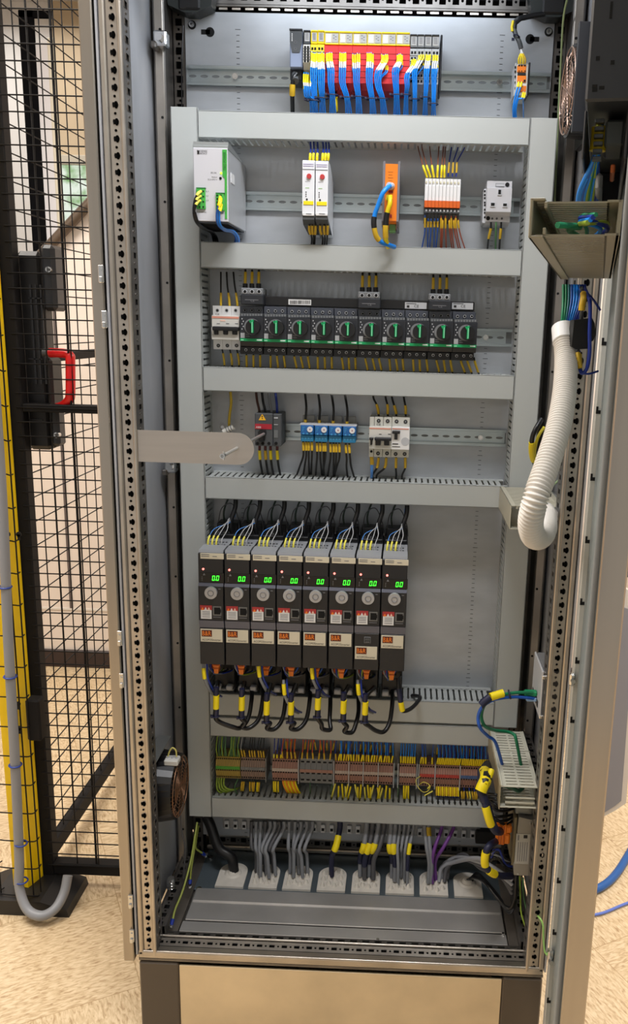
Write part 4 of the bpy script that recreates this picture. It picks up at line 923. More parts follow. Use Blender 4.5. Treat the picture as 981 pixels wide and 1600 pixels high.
    mb=MB(); pbox(mb,450.5,468,486,476.5,Yb-.0012,Yb,WHT)
    mb.build('white_label',b)
    mb=MB(); rr=random.Random(5); x=453
    while x<484: w_=rr.choice((.5,.8,1.2)); pbox(mb,x,469.5,x+w_,475,Yb-.0016,Yb-.001,INK); x+=w_+rr.choice((.5,.9))
    mb.build('barcode',b)
    for (a,c_) in ((632.5,666.5),(706,739)):
        mb=MB(); pbox(mb,a,472.5+(a-632)*.01,c_,482.5+(a-632)*.01,Yb-.0012,Yb,LGR); mb.build('grey_label',b)
        text('CE',(a+c_)/2+1,478.5,4,Yb-.0012,INK,b,wpx=7)
        mb=MB(); pbox(mb,a+2,474,a+18,474.8,Yb-.0016,Yb-.001,INK); pbox(mb,a+3,477,a+7,480.5,Yb-.0016,Yb-.001,INK); mb.build('label_print',b)
    def feeder(x,y,label):
        Y=Yg-.004; t=thing('feeder_terminal',(at(x,y+14,Y).x,Y+.02,at(x,y+14,Y).z),label,'feeder terminal','three-pole feeder terminals')
        mb=MB(); pbox(mb,x-17.5,y-2,x+18,y+14,Y,Y+.05,BLK2,.0015); mb.build('body',t)
        mb=MB(); pbox(mb,x-17.5,y-12,x+17,y-1.5,Y+.002,Y+.05,MGR,.0015); mb.build('screw_cover',t)
        mb=MB()
        for d in (-11,0,11): pdisc(mb,x+d,y-6.5,3.4,Y+.0008,Y+.004,LGR,14); pdisc(mb,x+d,y-6.5,2.4,Y+.0002,Y+.003,HOLE,12)
        mb.build('screws',t)
        mb=MB()
        for d in (-10.5,0,10.5): mb.cyl(at(x+d,y-10,Y+.026),at(x+d,y-19,Y+.026),.0048,BLK,12)
        mb.build('wire_entries',t)
        mb=MB(); pbox(mb,x-11,y+6,x+10,y+6.9,Y-.0004,Y,GINK); mb.build('print',t); text('CE',x+1,y+8,3.2,Y,GINK,t,wpx=6)
        for i,d in enumerate((-10.5,0,10.5)):
            wire('feeder_lead','amber-sleeved lead into the top of the '+label.split(',')[0]+', '+('left','middle','right')[i]+' one','wire',None,pp([(x+d,y-17,Y+.026),(x+d+.3,y-30,Y+.028),(x+d+.5,y-45,Y+.035)]),.0022,BLKC,[(.08,.72,YELD,1.35)],n=7)
    feeder(393.5,462,'left feeder, black with three screws, above the first green-handled breaker')
    feeder(576.5,468,'middle feeder, black with three screws, above the sixth green-handled breaker')
    feeder(687,471,'right feeder, black with three screws, above the ninth green-handled breaker')
    rr=random.Random(11)
    for i,x in enumerate((348,360,371)):
        wire('black_lead','black lead with amber sleeve below the white circuit breaker, '+('left','middle','right')[i]+' one','wire',None,pp([(x-1,546,Yf+.028),(x+1,556,Yf+.03),(x+2.5,568,Yf+.032),(x+1.5,580,Yf+.045)]),.0017,BLKC,[(.2,.72,YELD,1.4)],n=6)
    for k in range(10):
        lean=(.2,.8,2.3,.3,1,2.,1.2,1.3,2.4,4.5)[k]
        for j in range(3):
            x=385+37.1*k+10.8*j+rr.uniform(-.5,.5); y=553+k*.95
            wire('black_lead','black lead with amber sleeve below the '+NM[k]+' green-handled breaker','wire','leads below the green-handled breakers',pp([(x,y-3,Yg+.03),(x+lean*.3,y+5,Yg+.032),(x+lean*1.6+rr.uniform(-1,1),y+20,Yg+.04),(x+lean*2.2+rr.uniform(-1,1),y+33,Yg+.052)]),.0017,BLKC,[(.22,.66,YELD,1.45)],n=6,seg=5)
row3()
# ================================================================= ROW 4
def row4():
    Yf=.255
    t=thing('main_switch',(at(415,697,Yf).x,YP-.008,at(415,697,Yf).z),'dark grey main switch with a red strip and a warning triangle','switch')
    mb=MB(); pbox(mb,398,646,426,697,Yf,YP-.009,DGR,.0015); pbox(mb,426.4,647,439.5,697.5,Yf+.002,YP-.009,DGR,.0015); pbox(mb,439.5,655,441.5,695,Yf+.02,YP-.009,BLK2,.001); mb.build('body',t)
    mb=MB(); pbox(mb,398.3,662.5,424.5,670.5,Yf-.001,Yf+.001,mat('switch_red',(176,36,50),.5)); mb.build('red_strip',t); text('ABB',403.8,667.5,3,Yf-.001,WINK,t,wpx=8); 
    mb=MB(); q=lambda x,y:(at(x,y,Yf).x,at(x,y,Yf).z); mb.prism([q(404,656.5),q(415.3,656.5),q(409.6,646.8)],Yf-.0008,Yf,mat('warning_yellow',(250,190,40),.5)); mb.build('warning_triangle',t)
    mb=MB(); mb.prism([q(409,652),q(410.2,652),q(410.6,649.5),q(408.8,649.5)],Yf-.0012,Yf-.0007,INK); pbox(mb,409,653,410.4,654.6,Yf-.0012,Yf-.0007,INK); mb.build('exclamation_mark',t)
    mb=MB(); pdisc(mb,409,677,6.2,Yf-.010,Yf,BLK,18); pbox(mb,404,676,413,690,Yf-.008,Yf,BLK,.002); mb.build('shaft_coupling',t)
    mb=MB()
    for x in (402,410.5,420,431): pdisc(mb,x,693,2.6,Yf-.0006,Yf+.003,HOLE,10)
    mb.build('terminal_holes',t)
    mb=MB(); pbox(mb,428,652,434,654,Yf+.001,Yf+.003,LGR); pbox(mb,428,663,434,664,Yf+.001,Yf+.003,LGR); pbox(mb,428,672,434,684,Yf+.0012,Yf+.003,mat('switch_label',(104,108,110),.5)); mb.build('auxiliary_marks',t)
    for i,(x0,x1,m_,nm) in enumerate(((405,400,mat('deep_brown',(70,36,24),.4),'dark brown'),(414,409,BLKC,'black'),(424,419.5,GRC,'grey'),(433,430,DBLUE,'dark blue'))):
        wire('supply_wire',nm+' supply wire entering the top of the main switch','wire',None,pp([(x0,650,Yf+.03),(x0-.2,640,Yf+.028),(x1+2,628,Yf+.03),(x1,612,Yf+.04)]),.0026,m_,n=8)
    for i,x in enumerate((405.5,414.5,422.5,433)):
        wire('outgoing_wire','black wire with yellow sleeve below the main switch, '+('first','second','third','fourth')[i]+' from left','wire',None,pp([(x,696,Yf+.026),(x,706,Yf+.026),(x+1,720,Yf+.028),(x+3,733,Yf+.034),(x+6.5,750,Yf+.045)]),.0024,BLKC,[(0,.18,mat('maroon_sleeve',(90,34,38),.5),1.15,'maroon_sleeve'),(.2,.46,YEL if i!=1 else YELD,1.35)],n=8)
    # arm and shaft
    Ya=.004; c=at(372,701.5,Ya); zl,zh=c.z-.0275,c.z+.0275
    X0=at(213,698,Ya).x
    pts=[(X0,zh),(X0,zl)]+[(c.x+.0275*math.sin(a),c.z-.0275*math.cos(a)) for a in [math.pi*i/18 for i in range(19)]]
    o=MB().prism(pts,Ya,Ya+.002,mat('brushed_arm_steel',(186,180,174),.36,.85,var=.06,scale=12,stretch=(.4,6,6))); ar=o.build('switch_support_arm',loc=(X0,Ya,c.z)); tag(ar,'brushed steel support arm with a rounded end reaching in from the left front post','support arm')
    s=MB(); p0=at(412,678,Yf-.012); p1=at(347,713,-.10)
    s.cyl(p0,p1,.003,mat('zinc_shaft',(206,206,202),.3,.7),8); sh=s.build('switch_shaft',loc=p0); tag(sh,'long thin square metal shaft running from the main switch through the steel arm','shaft')
    d=(p1-p0).normalized(); MB().cyl(p1-Vector((0,0,.007))-d*.01,p1+Vector((0,0,.007))-d*.01,.0018,CHR,8).cyl(p1-d*.012,p1,.0042,CHR,10).build('pin',sh)
    # yellow cord and clamp behind the arm
    w=wire('yellow_cable','yellow cable hanging down to a white clamp behind the steel arm','cable',None,pp([(360,612,.30),(361,630,.30),(358.5,650,.298),(358,664,.296),(360,672,.296)]),.0028,mat('cord_yellow',(210,180,50),.5),n=8)
    mb=MB(); mb.cyl(at(349,675,.29),at(365,667,.29),.006,OFFW,12); 
    for k in range(3): mb.ring(at(355+3.4*k,672-1.7*k,.29),(.9,0,.45),.0062,.0009,MGR,14,4)
    mb.build('white_clamp',w)
    c=at(347.5,667,YP-.001); mb=MB(); mb.ring(c,(0,1,0),.0062,.0008,LGR,20,5).cyl((c.x,YP-.003,c.z),(c.x,YP,c.z),.0035,SCRW,10); mb.build('earth_screw',plate)
    # blue modules
    Yb=.252
    def blue(x,y):
        bl=mat('module_blue',(30,100,168),.4); lb=mat('module_light_blue',(70,160,210),.4)
        t=thing('blue_control_module',(at(x+10,y+34,Yb).x,YP-.008,at(x+10,y+34,Yb).z),'x','control module','blue control modules with white dials')
        mb=MB(); pbox(mb,x,y,x+20.5,y+15,Yb,YP-.02,bl,.0012); pbox(mb,x+.2,y+15,x+20.3,y+25.5,Yb+.005,YP-.02,mat('module_teal_blue',(36,130,180),.4),.0012); mb.build('body',t)
        mb=MB(); pbox(mb,x+3.5,y-16,x+22,y+2,YP-.03,YP-.027,mat('clear_grey_tab',(150,150,148),.35),.001); pbox(mb,x-2,y-2,x+21.5,y+.2,Yb+.002,YP-.02,LGR,.001); mb.build('mounting_tab',t)
        mb=MB(); pdisc(mb,x+14.5,y+6.5,4.4,Yb-.0025,Yb,WHT,18); pdisc(mb,x+14.5,y+6.5,1,Yb-.003,Yb-.002,REDD,8); mb.build('white_dial',t)
        mb=MB()
        for k in range(3): pdisc(mb,x+4.5+6*k,y+13,1.5,Yb-.0008,Yb,lb,8)
        for k in range(3): pbox(mb,x+2.5,y+3+k*2.5,x+6.5-k,y+3.9+k*2.5,Yb-.0006,Yb,lb)
        for k in range(4): pdisc(mb,x+3.3+4.6*k,y+20.5,1.5,Yb+.0042,Yb+.006,lb,8)
        mb.build('terminal_marks',t); return t
    b0=blue(469.5,664.5); base=Vector(b0.location); b0['label']='first blue control module from the left, with a white round dial'
    dx=(at(535.5,670,Yb).x-at(469.5,666,Yb).x)/3
    for i in range(1,4): dup(b0,(base.x+dx*i,base.y,base.z),NM[i]+' blue control module from the left, with a white round dial')
    for i in range(4):
        x=477+21.6*i; y=662+i*1.0
        wire('black_lead','black lead with amber sleeve entering the '+NM[i]+' blue module from above','wire',None,pp([(x,y+2,Yb+.03),(x+.3,y-8,Yb+.028),(x+1.5-.9*i*.3,y-25,Yb+.03),(x-.5-i*.8,y-48,Yb+.045)]),.0024,BLKC,[(.03,.3,YELD,1.35)],n=8)
    rr=random.Random(2)
    for i in range(4):
        xs=((473.5,478,482,487),(495,500,505,508),(516,521,525,530),(540,545.5))[i]
        bs=((464,474,483,486),(493,503,506,504),(512,521,523,522),(543,553))[i]
        for x,b_ in zip(xs,bs):
            y=689+i*1.3
            wire('black_lead','black lead with amber sleeve below the '+NM[i]+' blue module','wire','leads below the blue modules',pp([(x,y,Yb+.015),(x+.4,y+10,Yb+.012),(x+(.2 if i<3 else 1.5),y+24,Yb+.014),(x*.6+b_*.4,y+36,Yb+.022),(b_,y+52,Yb+.045)]),.0021,BLKC,[(.06,.34,YELD,1.35)],n=7)
    # residual-current breaker
    Yr=.258
    t=thing('residual_current_breaker',(at(610,713,Yr).x,YP-.008,at(610,713,Yr).z),'light grey four-pole residual current breaker at the right of the fourth rail','circuit breaker')
    gp=mat('breaker_grey',(200,200,192),.42)
    mb=MB()
    for a,b in ((577,584),(584.5,598),(598.5,611.3),(611.8,639.5)): pbox(mb,a,651.5+(a-577)*.02,b,714+(a-577)*.02,Yr+.008,YP-.009,gp,.0008)
    mb.build('pole_housing',t)
    mb=MB(); pbox(mb,576.5,667,611.3,685,Yr-.004,Yr+.01,OFFW,.001); pbox(mb,576.5,695,611.3,702,Yr-.004,Yr+.01,gp,.001); pbox(mb,611.6,667.5,639.8,703,Yr-.004,Yr+.01,WHT,.001)
    for a,b in ((576.5,578.5),(581.5,586.5),(594,600),(608,611.3)): pbox(mb,a,685,b,695.5,Yr-.004,Yr+.01,gp)
    mb.build('front_cover',t)
    mb=MB(); pbox(mb,577,668.8,610.5,670.5,Yr-.0046,Yr-.004,mat('pale_red_print',(222,150,130),.5)); pbox(mb,613,669.5,638.5,671,Yr-.0046,Yr-.004,mat('pale_red_print',(222,150,130),.5)); pbox(mb,592,678,596,679,Yr-.0045,Yr-.004,INK); pbox(mb,606,678,610.5,679,Yr-.0045,Yr-.004,INK); pbox(mb,613,693,622,694.5,Yr-.0045,Yr-.004,INK); pbox(mb,612.5,697.5,625,698.6,Yr-.0045,Yr-.004,INK); mb.build('printed_strip',t)
    mb=MB(); pbox(mb,577,684,583,688,Yr-.012,Yr-.003,BLK,.001); pbox(mb,578.5,687,580.5,695.5,Yr-.008,Yr-.002,BLK); pbox(mb,585,684,611,689,Yr-.014,Yr-.003,BLK,.0015)
    for x in (590.5,604): pbox(mb,x-4,688,x+4,696,Yr-.008,Yr-.002,BLK,.001)
    mb.build('toggle_bar',t)
    mb=MB(); pbox(mb,612.5,673.5,625,678,Yr-.013,Yr-.003,BLK,.001); pbox(mb,616,677,621,687,Yr-.0046,Yr-.003,BLK2); mb.build('test_toggle',t)
    mb=MB(); pdisc(mb,633,690,6.5,Yr-.0044,Yr-.003,LGR,20); mb.build('round_button_field',t)
    mb=MB()
    for x,y in ((591.5,657.5),(605.5,658),(619.5,658.5),(633.5,659)): pdisc(mb,x,y,3,Yr+.007,Yr+.009,HOLE,14); pdisc(mb,x,y,1.6,Yr+.0064,Yr+.008,MGR,8)
    for x,y in ((590.5,708.5),(604.5,708.5),(618,709.5),(632,709.5)): pdisc(mb,x,y,3,Yr+.007,Yr+.009,HOLE,14); pdisc(mb,x,y,1.6,Yr+.0064,Yr+.008,MGR,8)
    pdisc(mb,580,705.5,2,Yr+.007,Yr+.009,HOLE,10); mb.build('terminal_screws',t); text('CE',591.5,663.5,3,Yr+.008,INK,t,wpx=6.5)
    for i,(x,u,ys) in enumerate(((591.5,583,0),(606,602,0),(619,612,2),(634,630.5,2))):
        wire('black_lead','black lead with amber sleeve entering the residual current breaker from above, '+NM[i]+' from left','wire',None,pp([(x,652,Yr+.03),(x-.3,645,Yr+.028),(x-2.5 if i in(0,2) else x-.5,634+ys,Yr+.026),(u+.5,622,Yr+.032),(u,610,Yr+.045)]),.0021,BLKC,[(.2,.55,YELD,1.4)],n=7)
    for i,(x,b_) in enumerate(((591.5,581),(603.5,588),(619,618),(633.5,627.5))):
        wire('black_lead','black lead with amber sleeve below the residual current breaker, '+NM[i]+' from left','wire',None,pp([(x,713,Yr+.024),(x-.3,718,Yr+.022),(x-2.5 if i<2 else x-.5,731,Yr+.022),(b_+1,742,Yr+.03),(b_,753,Yr+.045)]),.0021,BLKC,[(.15,.5,YELD,1.4)],n=7)
    for i in range(2):
        wire('pale_blue_lead','pale blue lead below the left edge of the residual current breaker','wire','pale blue leads of the residual current breaker',pp([(579.5+i*1.5,711,Yr+.02),(580+i*2,722,Yr+.02),(580+i*1.5,738,Yr+.024),(580+i,752,Yr+.045)]),.0021,LBLUE,[(.05,.42,YELD,1.4)],n=7)
row4()
# ================================================================= ROW 5 : DRIVES
def row5():
    Yf=.12; D1=mat('drive_body',(27,28,32),.42); D2=mat('drive_bevel',(96,98,112),.35); TG=mat('drive_top_grey',(150,152,156),.45)
    def drive(sticker=True):
        t=thing('frequency_drive',(at(331,1037,Yf).x,Yf+.1,at(331,1037,Yf).z),'x','drive','black drives with green displays')
        x0,x1=311.8,350.3
        X0,X1,Z0,Z1=R4(x0,863,x1,1037,Yf+.004); 
        mb=MB(); mb.box(X0,X1,Yf+.004,YP-.004,Z0,Z1,D1,.001); mb.build('body',t)
        zz=lambda y:at(331,y,Yf).z
        mb=MB(); mb.box(X0,X1,Yf,Yf+.006,zz(911),Z1-.001,D1,.001); mb.box(X0-.0003,X1+.0003,Yf-.003,Yf+.006,zz(969),zz(915),D1,.001); mb.box(X0,X1,Yf+.0,Yf+.006,Z0,zz(981),D1,.001); mb.build('front_cover',t)
        mb=MB(); mb.prism([(Yf,zz(911)),(Yf-.003,zz(915.5)),(Yf+.004,zz(915.5)),(Yf+.004,zz(911))],X0,X1,D2,'x'); mb.build('bevel_strip',t); mb=MB(); mb.prism([(Yf-.003,zz(969)),(Yf+.0,zz(980.5)),(Yf+.005,zz(980.5)),(Yf+.005,zz(969))],X0,X1,D2,'x'); mb.build('bevel_strip',t)
        mb=MB(); pbox(mb,x0+1,864.5,x1-.8,873.5,Yf-.0008,Yf,CREAM,.0003); l=mb.build('type_label',t)
        mb=MB(); pbox(mb,x0+2.5,866,x0+15,867,Yf-.0012,Yf-.0007,GINK); pbox(mb,x0+2.5,868.7,x0+15,869.7,Yf-.0012,Yf-.0007,GINK); pbox(mb,x0+20,869,x0+27,870,Yf-.0012,Yf-.0007,GINK); mb.build('label_print',l)
        mb=MB(); pbox(mb,x0+.6,895,x1-.6,910,Yf-.0006,Yf+.001,mat('display_glass',(12,12,14),.12)); mb.build('display_window',t)
        mb=MB()
        for ox in (331.2,337.6):
            w=4.2;h=7.6;s=.9;sl=.8
            def seg(a,b,c_,d):
                pts=[(a+sl*(1-(b)/h),b),(c_+sl*(1-(b)/h),b),(c_+sl*(1-(d)/h),d),(a+sl*(1-(d)/h),d)]
                P=[(at(ox+u,899.3+v,Yf).x,at(ox+u,899.3+v,Yf).z) for u,v in pts]; mb.prism(P,Yf-.0014,Yf-.0006,LEDG)
            seg(.4,0,w-.4,s); seg(.4,h-s,w-.4,h); seg(0,.3,s,h/2-.3); seg(0,h/2+.3,s,h-.3); seg(w-s,.3,w,h/2-.3); seg(w-s,h/2+.3,w,h-.3)
        pbox(mb,336.2,906,337,906.9,Yf-.0014,Yf-.0006,LEDG)
        mb.build('green_digits',t)
        mb=MB(); pdisc(mb,317.3,889.3,1.7,Yf-.0012,Yf,LEDR,10); mb.build('red_led',t)
        mb=MB(); q=lambda x,y:(at(x,y,Yf).x,at(x,y,Yf).z); mb.prism([q(317,898.5),q(321,898.5),q(319,895)],Yf-.001,Yf-.0005,GINK)
        for k in range(3): pbox(mb,315,901+k*2.5,316.2,902+k*2.5,Yf-.001,Yf-.0005,GINK)
        mb.build('status_marks',t)
        mb=MB(); pdisc(mb,329,927,9.6,Yf-.008,Yf-.002,mat('dial_silver',(176,176,178),.35,.3),28,r1=1.05); k=mb.build('navigation_dial',t)
        mb=MB(); c=at(329,927,Yf-.0085); mb.ring(c,(0,1,0),.0055,.0008,mat('dial_groove',(130,130,134),.4),24,5); mb.build('dial_groove',k)
        mb=MB(); pbox(mb,341,920,344.5,921,Yf-.0036,Yf-.003,GINK); mb.build('key_print',t)
        mb=MB(); pbox(mb,x0+.8,946,331,953,Yf-.0038,Yf-.003,mat('warning_red',(170,48,50),.5)); pbox(mb,x0+1.8,952.6,330.5,967,Yf-.0038,Yf-.003,WHT,.0003)
        l=mb.build('warning_label',t)
        mb=MB()
        for i,(x,m_) in enumerate(((317,ORG),(322,WHT),(327,PINK))): mb.prism([q(x-2.1,951.8),q(x+2.1,951.8),q(x,947.5)],Yf-.0044,Yf-.0037,m_)
        for y in (955.5,958,960.5,963.5): pbox(mb,316,y,328,y+.7,Yf-.0043,Yf-.0037,GINK)
        mb.build('warning_print',l)
        mb=MB(); pbox(mb,332.5,947.5,345.5,962,Yf-.0038,Yf-.003,mat('socket_rim',(110,110,108),.5)); pbox(mb,334.5,949.5,344,960,Yf-.0042,Yf-.003,HOLE); pbox(mb,340,952,345,957.5,Yf-.0043,Yf-.003,HOLE); pbox(mb,333,964,345,964.8,Yf-.0036,Yf-.003,GINK); mb.build('network_socket',t)
        return t
    def sticker(t,ox,oy):
        q=lambda x,y:(at(x+ox,y+oy,Yf).x,at(x+ox,y+oy,Yf).z)
        mb=MB(); pbox(mb,313.2+ox,983+oy,347.5+ox,1003+oy,Yf-.0008,Yf,CREAM,.0004); s=mb.build('maker_sticker',t)
        mb=MB(); pbox(mb,315+ox,984.6+oy,331+ox,994.6+oy,Yf-.0012,Yf-.0007,mat('logo_dark',(88,24,10),.5)); mb.build('logo_block',s)
        text('B&R',323+ox,989.6+oy,7.4,Yf-.0012,mat('logo_orange',(255,140,40),.5),s,wpx=13.5,name='logo_letters')
        text('ACOPOSinverter',330.5+ox,999.6+oy,3.4,Yf-.0008,INK,s,wpx=29,name='product_lettering')
        return s
    d=drive(); base=Vector(d.location); d['label']='first black drive from the left, with green 0.0 display and silver dial'
    dx=(at(600.5,870,Yf).x-at(311.8,862,Yf).x)/7
    P7=Vector((dx*6,0,0))
    # rear terminal area on top, one per drive
    tops=[]
    Zt=at(331,863,Yf+.004).z
    X0,X1,_,_=R4(311.8,863,350.3,1037,Yf+.004)
    mb=MB(); mb.prism([(Yf+.004,Zt-.001),(Yf+.006,Zt+.004),(Yf+.045,Zt+.004),(Yf+.047,Zt-.001)],X0+.0006,X1-.0006,TG,'x'); mb.build('top_cover',d)
    mb=MB(); mb.box(X0+.001,X1-.001,Yf+.048,Yf+.105,Zt-.001,Zt+.001,TG)
    for j in range(2):
        for k in range(6): mb.box(X0+.006+k*.0062,X0+.0095+k*.0062,Yf+.054+j*.02,Yf+.06+j*.02,Zt+.0006,Zt+.0013,HOLE)
    mb.build('signal_terminals',d)
    mb=MB(); mb.box(X0+.002,X1-.002,Yf+.12,YP-.02,Zt-.001,Zt+.006,BLK,.001); mb.box(X0+.002,X1-.002,Yf+.155,YP-.02,Zt+.004,Zt+.022,BLK,.002)
    for k in range(3): mb.cyl((X0+.01+k*.012,Yf+.135,Zt+.006),(X0+.01+k*.012,Yf+.135,Zt+.0085),.003,SCRW,8)
    mb.build('power_terminals',d)
    stk_done=[]
    for i in range(1,8):
        r=dup(d,(base.x+dx*i,base.y,base.z),(NM[i] if i<7 else 'last')+' black drive from the left, with green 0.0 display and silver dial')
        if i==6: r['label']='seventh black drive, with a small dark logo above its low-set sticker'; seventh=r
        else: stk_done.append(r)
    st=sticker(d,0,0)
    for r in stk_done:
        def cp(o,par):
            c=o.copy(); COL.objects.link(c); c.parent=par
            for ch in list(o.children): cp(ch,c)
        cp(st,r)
    o7=at(559,1007,Yf)-at(313.2,983,Yf)
    a7=at(331,993,Yf)+Vector((dx*6,0,0))
    # build the low sticker on the seventh drive at its own place
    seventh['_o']=tuple(seventh.location)
    s7=st.copy(); COL.objects.link(s7); s7.parent=seventh; s7.location=(0,0,-(at(331,990,Yf).z-at(331,1008.5,Yf).z)); 
    for ch in list(st.children): c=ch.copy(); COL.objects.link(c); c.parent=s7
    q=at(574,1000,Yf); mb=MB(); mb.box(q.x-.0065,q.x+.0065,Yf-.0008,Yf,q.z-.0065,q.z+.0065,mat('logo_rim',(120,122,126),.5),.0004); mb.box(q.x-.0055,q.x+.0055,Yf-.0012,Yf-.0007,q.z-.0055,q.z+.0055,BLK); mb.box(q.x-.0045,q.x+.0045,Yf-.0015,Yf-.001,q.z-.0008,q.z+.0045,DGR); mb.box(q.x-.004,q.x+.004,Yf-.0015,Yf-.001,q.z-.0042,q.z-.003,GINK); mb.build('small_dark_logo',seventh)
    # wires at the drives' tops
    rr=random.Random(9)
    for i in range(8):
        o=Vector((dx*i,0,0)); xx=(X0+X1)/2+dx*i
        for j in range(4):
            x=X0+dx*i+.007+j*.0085+rr.uniform(-.001,.001)
            P=[Vector((x,Yf+.052,Zt+.001)),Vector((x+.001,Yf+.056,Zt+.013)),Vector((x+.006,Yf+.085,Zt+.026)),Vector((xx+.010,Yf+.12,Zt+.03+.003*j)),Vector((xx+.016,Yf+.15,Zt+.035)),Vector((xx+.015,YP-.03,Zt+.06))]
            wire('control_wire',('pale grey' if j else 'light blue')+' control wire on top of the '+(NM[i] if i<7 else 'last')+' black drive','wire','control wires on the drives',P,.0009,mat('pale_grey_wire',(190,190,190),.4) if j else LBLUE,[(.0,.26,PALEY,2.3)] if j<3 else (),n=5,seg=5)
        P=[Vector((xx+.014,Yf+.135,Zt+.004)),Vector((xx+.012,Yf+.13,Zt+.03)),Vector((xx+.02,Yf+.14,Zt+.06)),Vector((xx+.019,Yf+.15,Zt+.09)),Vector((xx+.02,Yf+.16,Zt+.115))]
        wire('mains_cable','thick black cable rising behind the '+(NM[i] if i<7 else 'last')+' black drive','cable','black mains cables above the drives',P,.0048,BLKC,n=9)
        P=[Vector((xx-.004,YP-.05,Zt+.005)),Vector((xx-.012,YP-.03,Zt+.04)),Vector((xx+.0,YP-.02,Zt+.075)),Vector((xx+.012,YP-.012,Zt+.085))]
        w=wire('earth_wire','dark green earth wire looping to a bolt above the '+(NM[i] if i<7 else 'last')+' black drive','wire','earth wires above the drives',P,.002,mat('dark_green_wire',(40,58,48),.4),n=7)
        c=P[-1]; MB().ring((c.x,YP-.004,c.z),(0,1,0),.0052,.0016,DGR,14,5).cyl((c.x,YP-.009,c.z),(c.x,YP-.001,c.z),.003,SCRW,8).build('ring_lug',w)
        P=[Vector((xx-.02,YP-.05,Zt+.02)),Vector((xx-.014,YP-.04,Zt+.05)),Vector((xx+.005,YP-.03,Zt+.058)),Vector((xx+.02,YP-.04,Zt+.03)),Vector((xx+.024,YP-.05,Zt+.005))]
        wire('grey_wire_loop','thin dark grey wire looping behind the top of the '+(NM[i] if i<7 else 'last')+' black drive','wire','thin wire loops above the drives',P,.0012,DGC,n=5)
    # ---------- below the drives
    Zb=at(331,1037,Yf).z
    for i in range(8):
        xx=X0+dx*i; nm=(NM[i] if i<7 else 'last')
        # terminal block under the drive: maroon and black plugs, orange plug
        cn=thing('motor_plug',(xx+.023,.16,Zb-.035),'orange plug pushed up into the underside of the '+nm+' black drive','plug','orange plugs under the drives')
        mb=MB(); x=xx+.024; mb.prism([(x-.006,Zb),(x+.006,Zb),(x+.008,Zb-.012),(x+.005,Zb-.022),(x+.004,Zb-.034),(x-.004,Zb-.034),(x-.005,Zb-.022),(x-.008,Zb-.012)],.15,.166,ORG); mb.build('plug_body',cn)
        mb=MB(); 
        for k in range(3): mb.box(x-.0055,x+.0055,.1485,.1505,Zb-.010-.007*k,Zb-.008-.007*k,mat('dark_orange',(200,90,20),.5))
        mb.build('grip_ribs',cn)
        cn2=thing('brake_plug',(xx+.012,.17,Zb-.03),'dark red and black plug row under the '+nm+' black drive','plug','dark plugs under the drives')
        mb=MB(); mb.box(xx+.004,xx+.017,.175,.20,Zb-.014,Zb-.001,REDD,.001); mb.box(xx+.03,xx+.043,.175,.20,Zb-.016,Zb-.001,mat('maroon_plug',(80,20,24),.5),.001); mb.build('red_plug',cn2)
        mb=MB(); mb.box(xx+.003,xx+.046,.225,.30,Zb-.100,Zb-.001,BLK,.002); mb.box(xx+.006,xx+.015,.172,.19,Zb-.034,Zb-.010,mat('plug_orange_red',(214,96,34),.5),.002); mb.build('black_socket',cn2)
        mb=MB(); mb.box(xx+.005,xx+.019,.210,.224,Zb-.098,Zb-.088,LGR,.002); mb.box(xx+.030,xx+.043,.210,.224,Zb-.098,Zb-.088,LGR,.002); mb.box(xx+.004,xx+.044,.216,.226,Zb-.102,Zb-.097,MGR,.001); mb.build('clamp_plate',cn2)
        for k,mm in enumerate((GRC,DBLUE,GYW,BLKC,mat('mid_blue_wire',(44,96,190),.35))):
            a=rr.uniform(-.004,.004); b_=rr.uniform(-.01,.012)
            P=[Vector((xx+.008+.008*k,.175,Zb-.004)),Vector((xx+.006+.006*k+a,.165,Zb-.025)),Vector((xx+.018+a+b_*.3,.175,Zb-.045)),Vector((xx+.03+b_,.215,Zb-.056)),Vector((xx+.03+b_,.262,Zb-.062))]
            wire('motor_wire',('grey','dark blue','green and yellow','black','mid blue')[k]+' wire in the tangle under the '+nm+' black drive','wire','tangled wires under the drives',P,.0019,mm,[(.0,.2,YELD if k==0 else mm,1.4)] if k==0 else (),n=6,seg=5)
    # shielded motor cables looping in front of the ducts
    tp=[(341,1072),(382,1073),(423,1075),(463,1076),(504,1078),(545,1079),(586,1081)]
    top=[(338,1086,1107),(378,1088,1109),(417,1095,1116),(455,1096,1116),(497,1090,1108),(537,1094,1114),(571,1096,1116)]
    end=[(393,1070),(411,1066),(446,1072),(484,1070),(516,1080),(560,1090),(613,1075)]
    bot=[(372,1138),(386,1138),(425,1140),(462,1140),(512,1141),(546,1145),(596,1144)]
    for i in range(7):
        a,y0,y1=top[i]; bx,by=bot[i]; ex,ey=end[i]; nm=NM[i]; Y=.135
        P=pp([(tp[i][0],tp[i][1]-8,Y+.02),(a+1,y0-8,Y+.006),(a,(y0+y1)/2,Y),(a-1.5,y1+12,Y),(a+5,by-10,Y+.006),(bx-8,by-2,Y+.012),(bx+4,by-1,Y+.02),(bx+(ex-bx)*.75,by-16,Y+.035),(ex,ey+22,Y+.06),(ex,ey,.235)])
        w=wire('motor_cable','black motor cable with yellow label, looping below the '+nm+' drive','cable','looping black motor cables',P,.0046,BLKC,n=10,seg=6)
        N=len(cr(P,6))-1
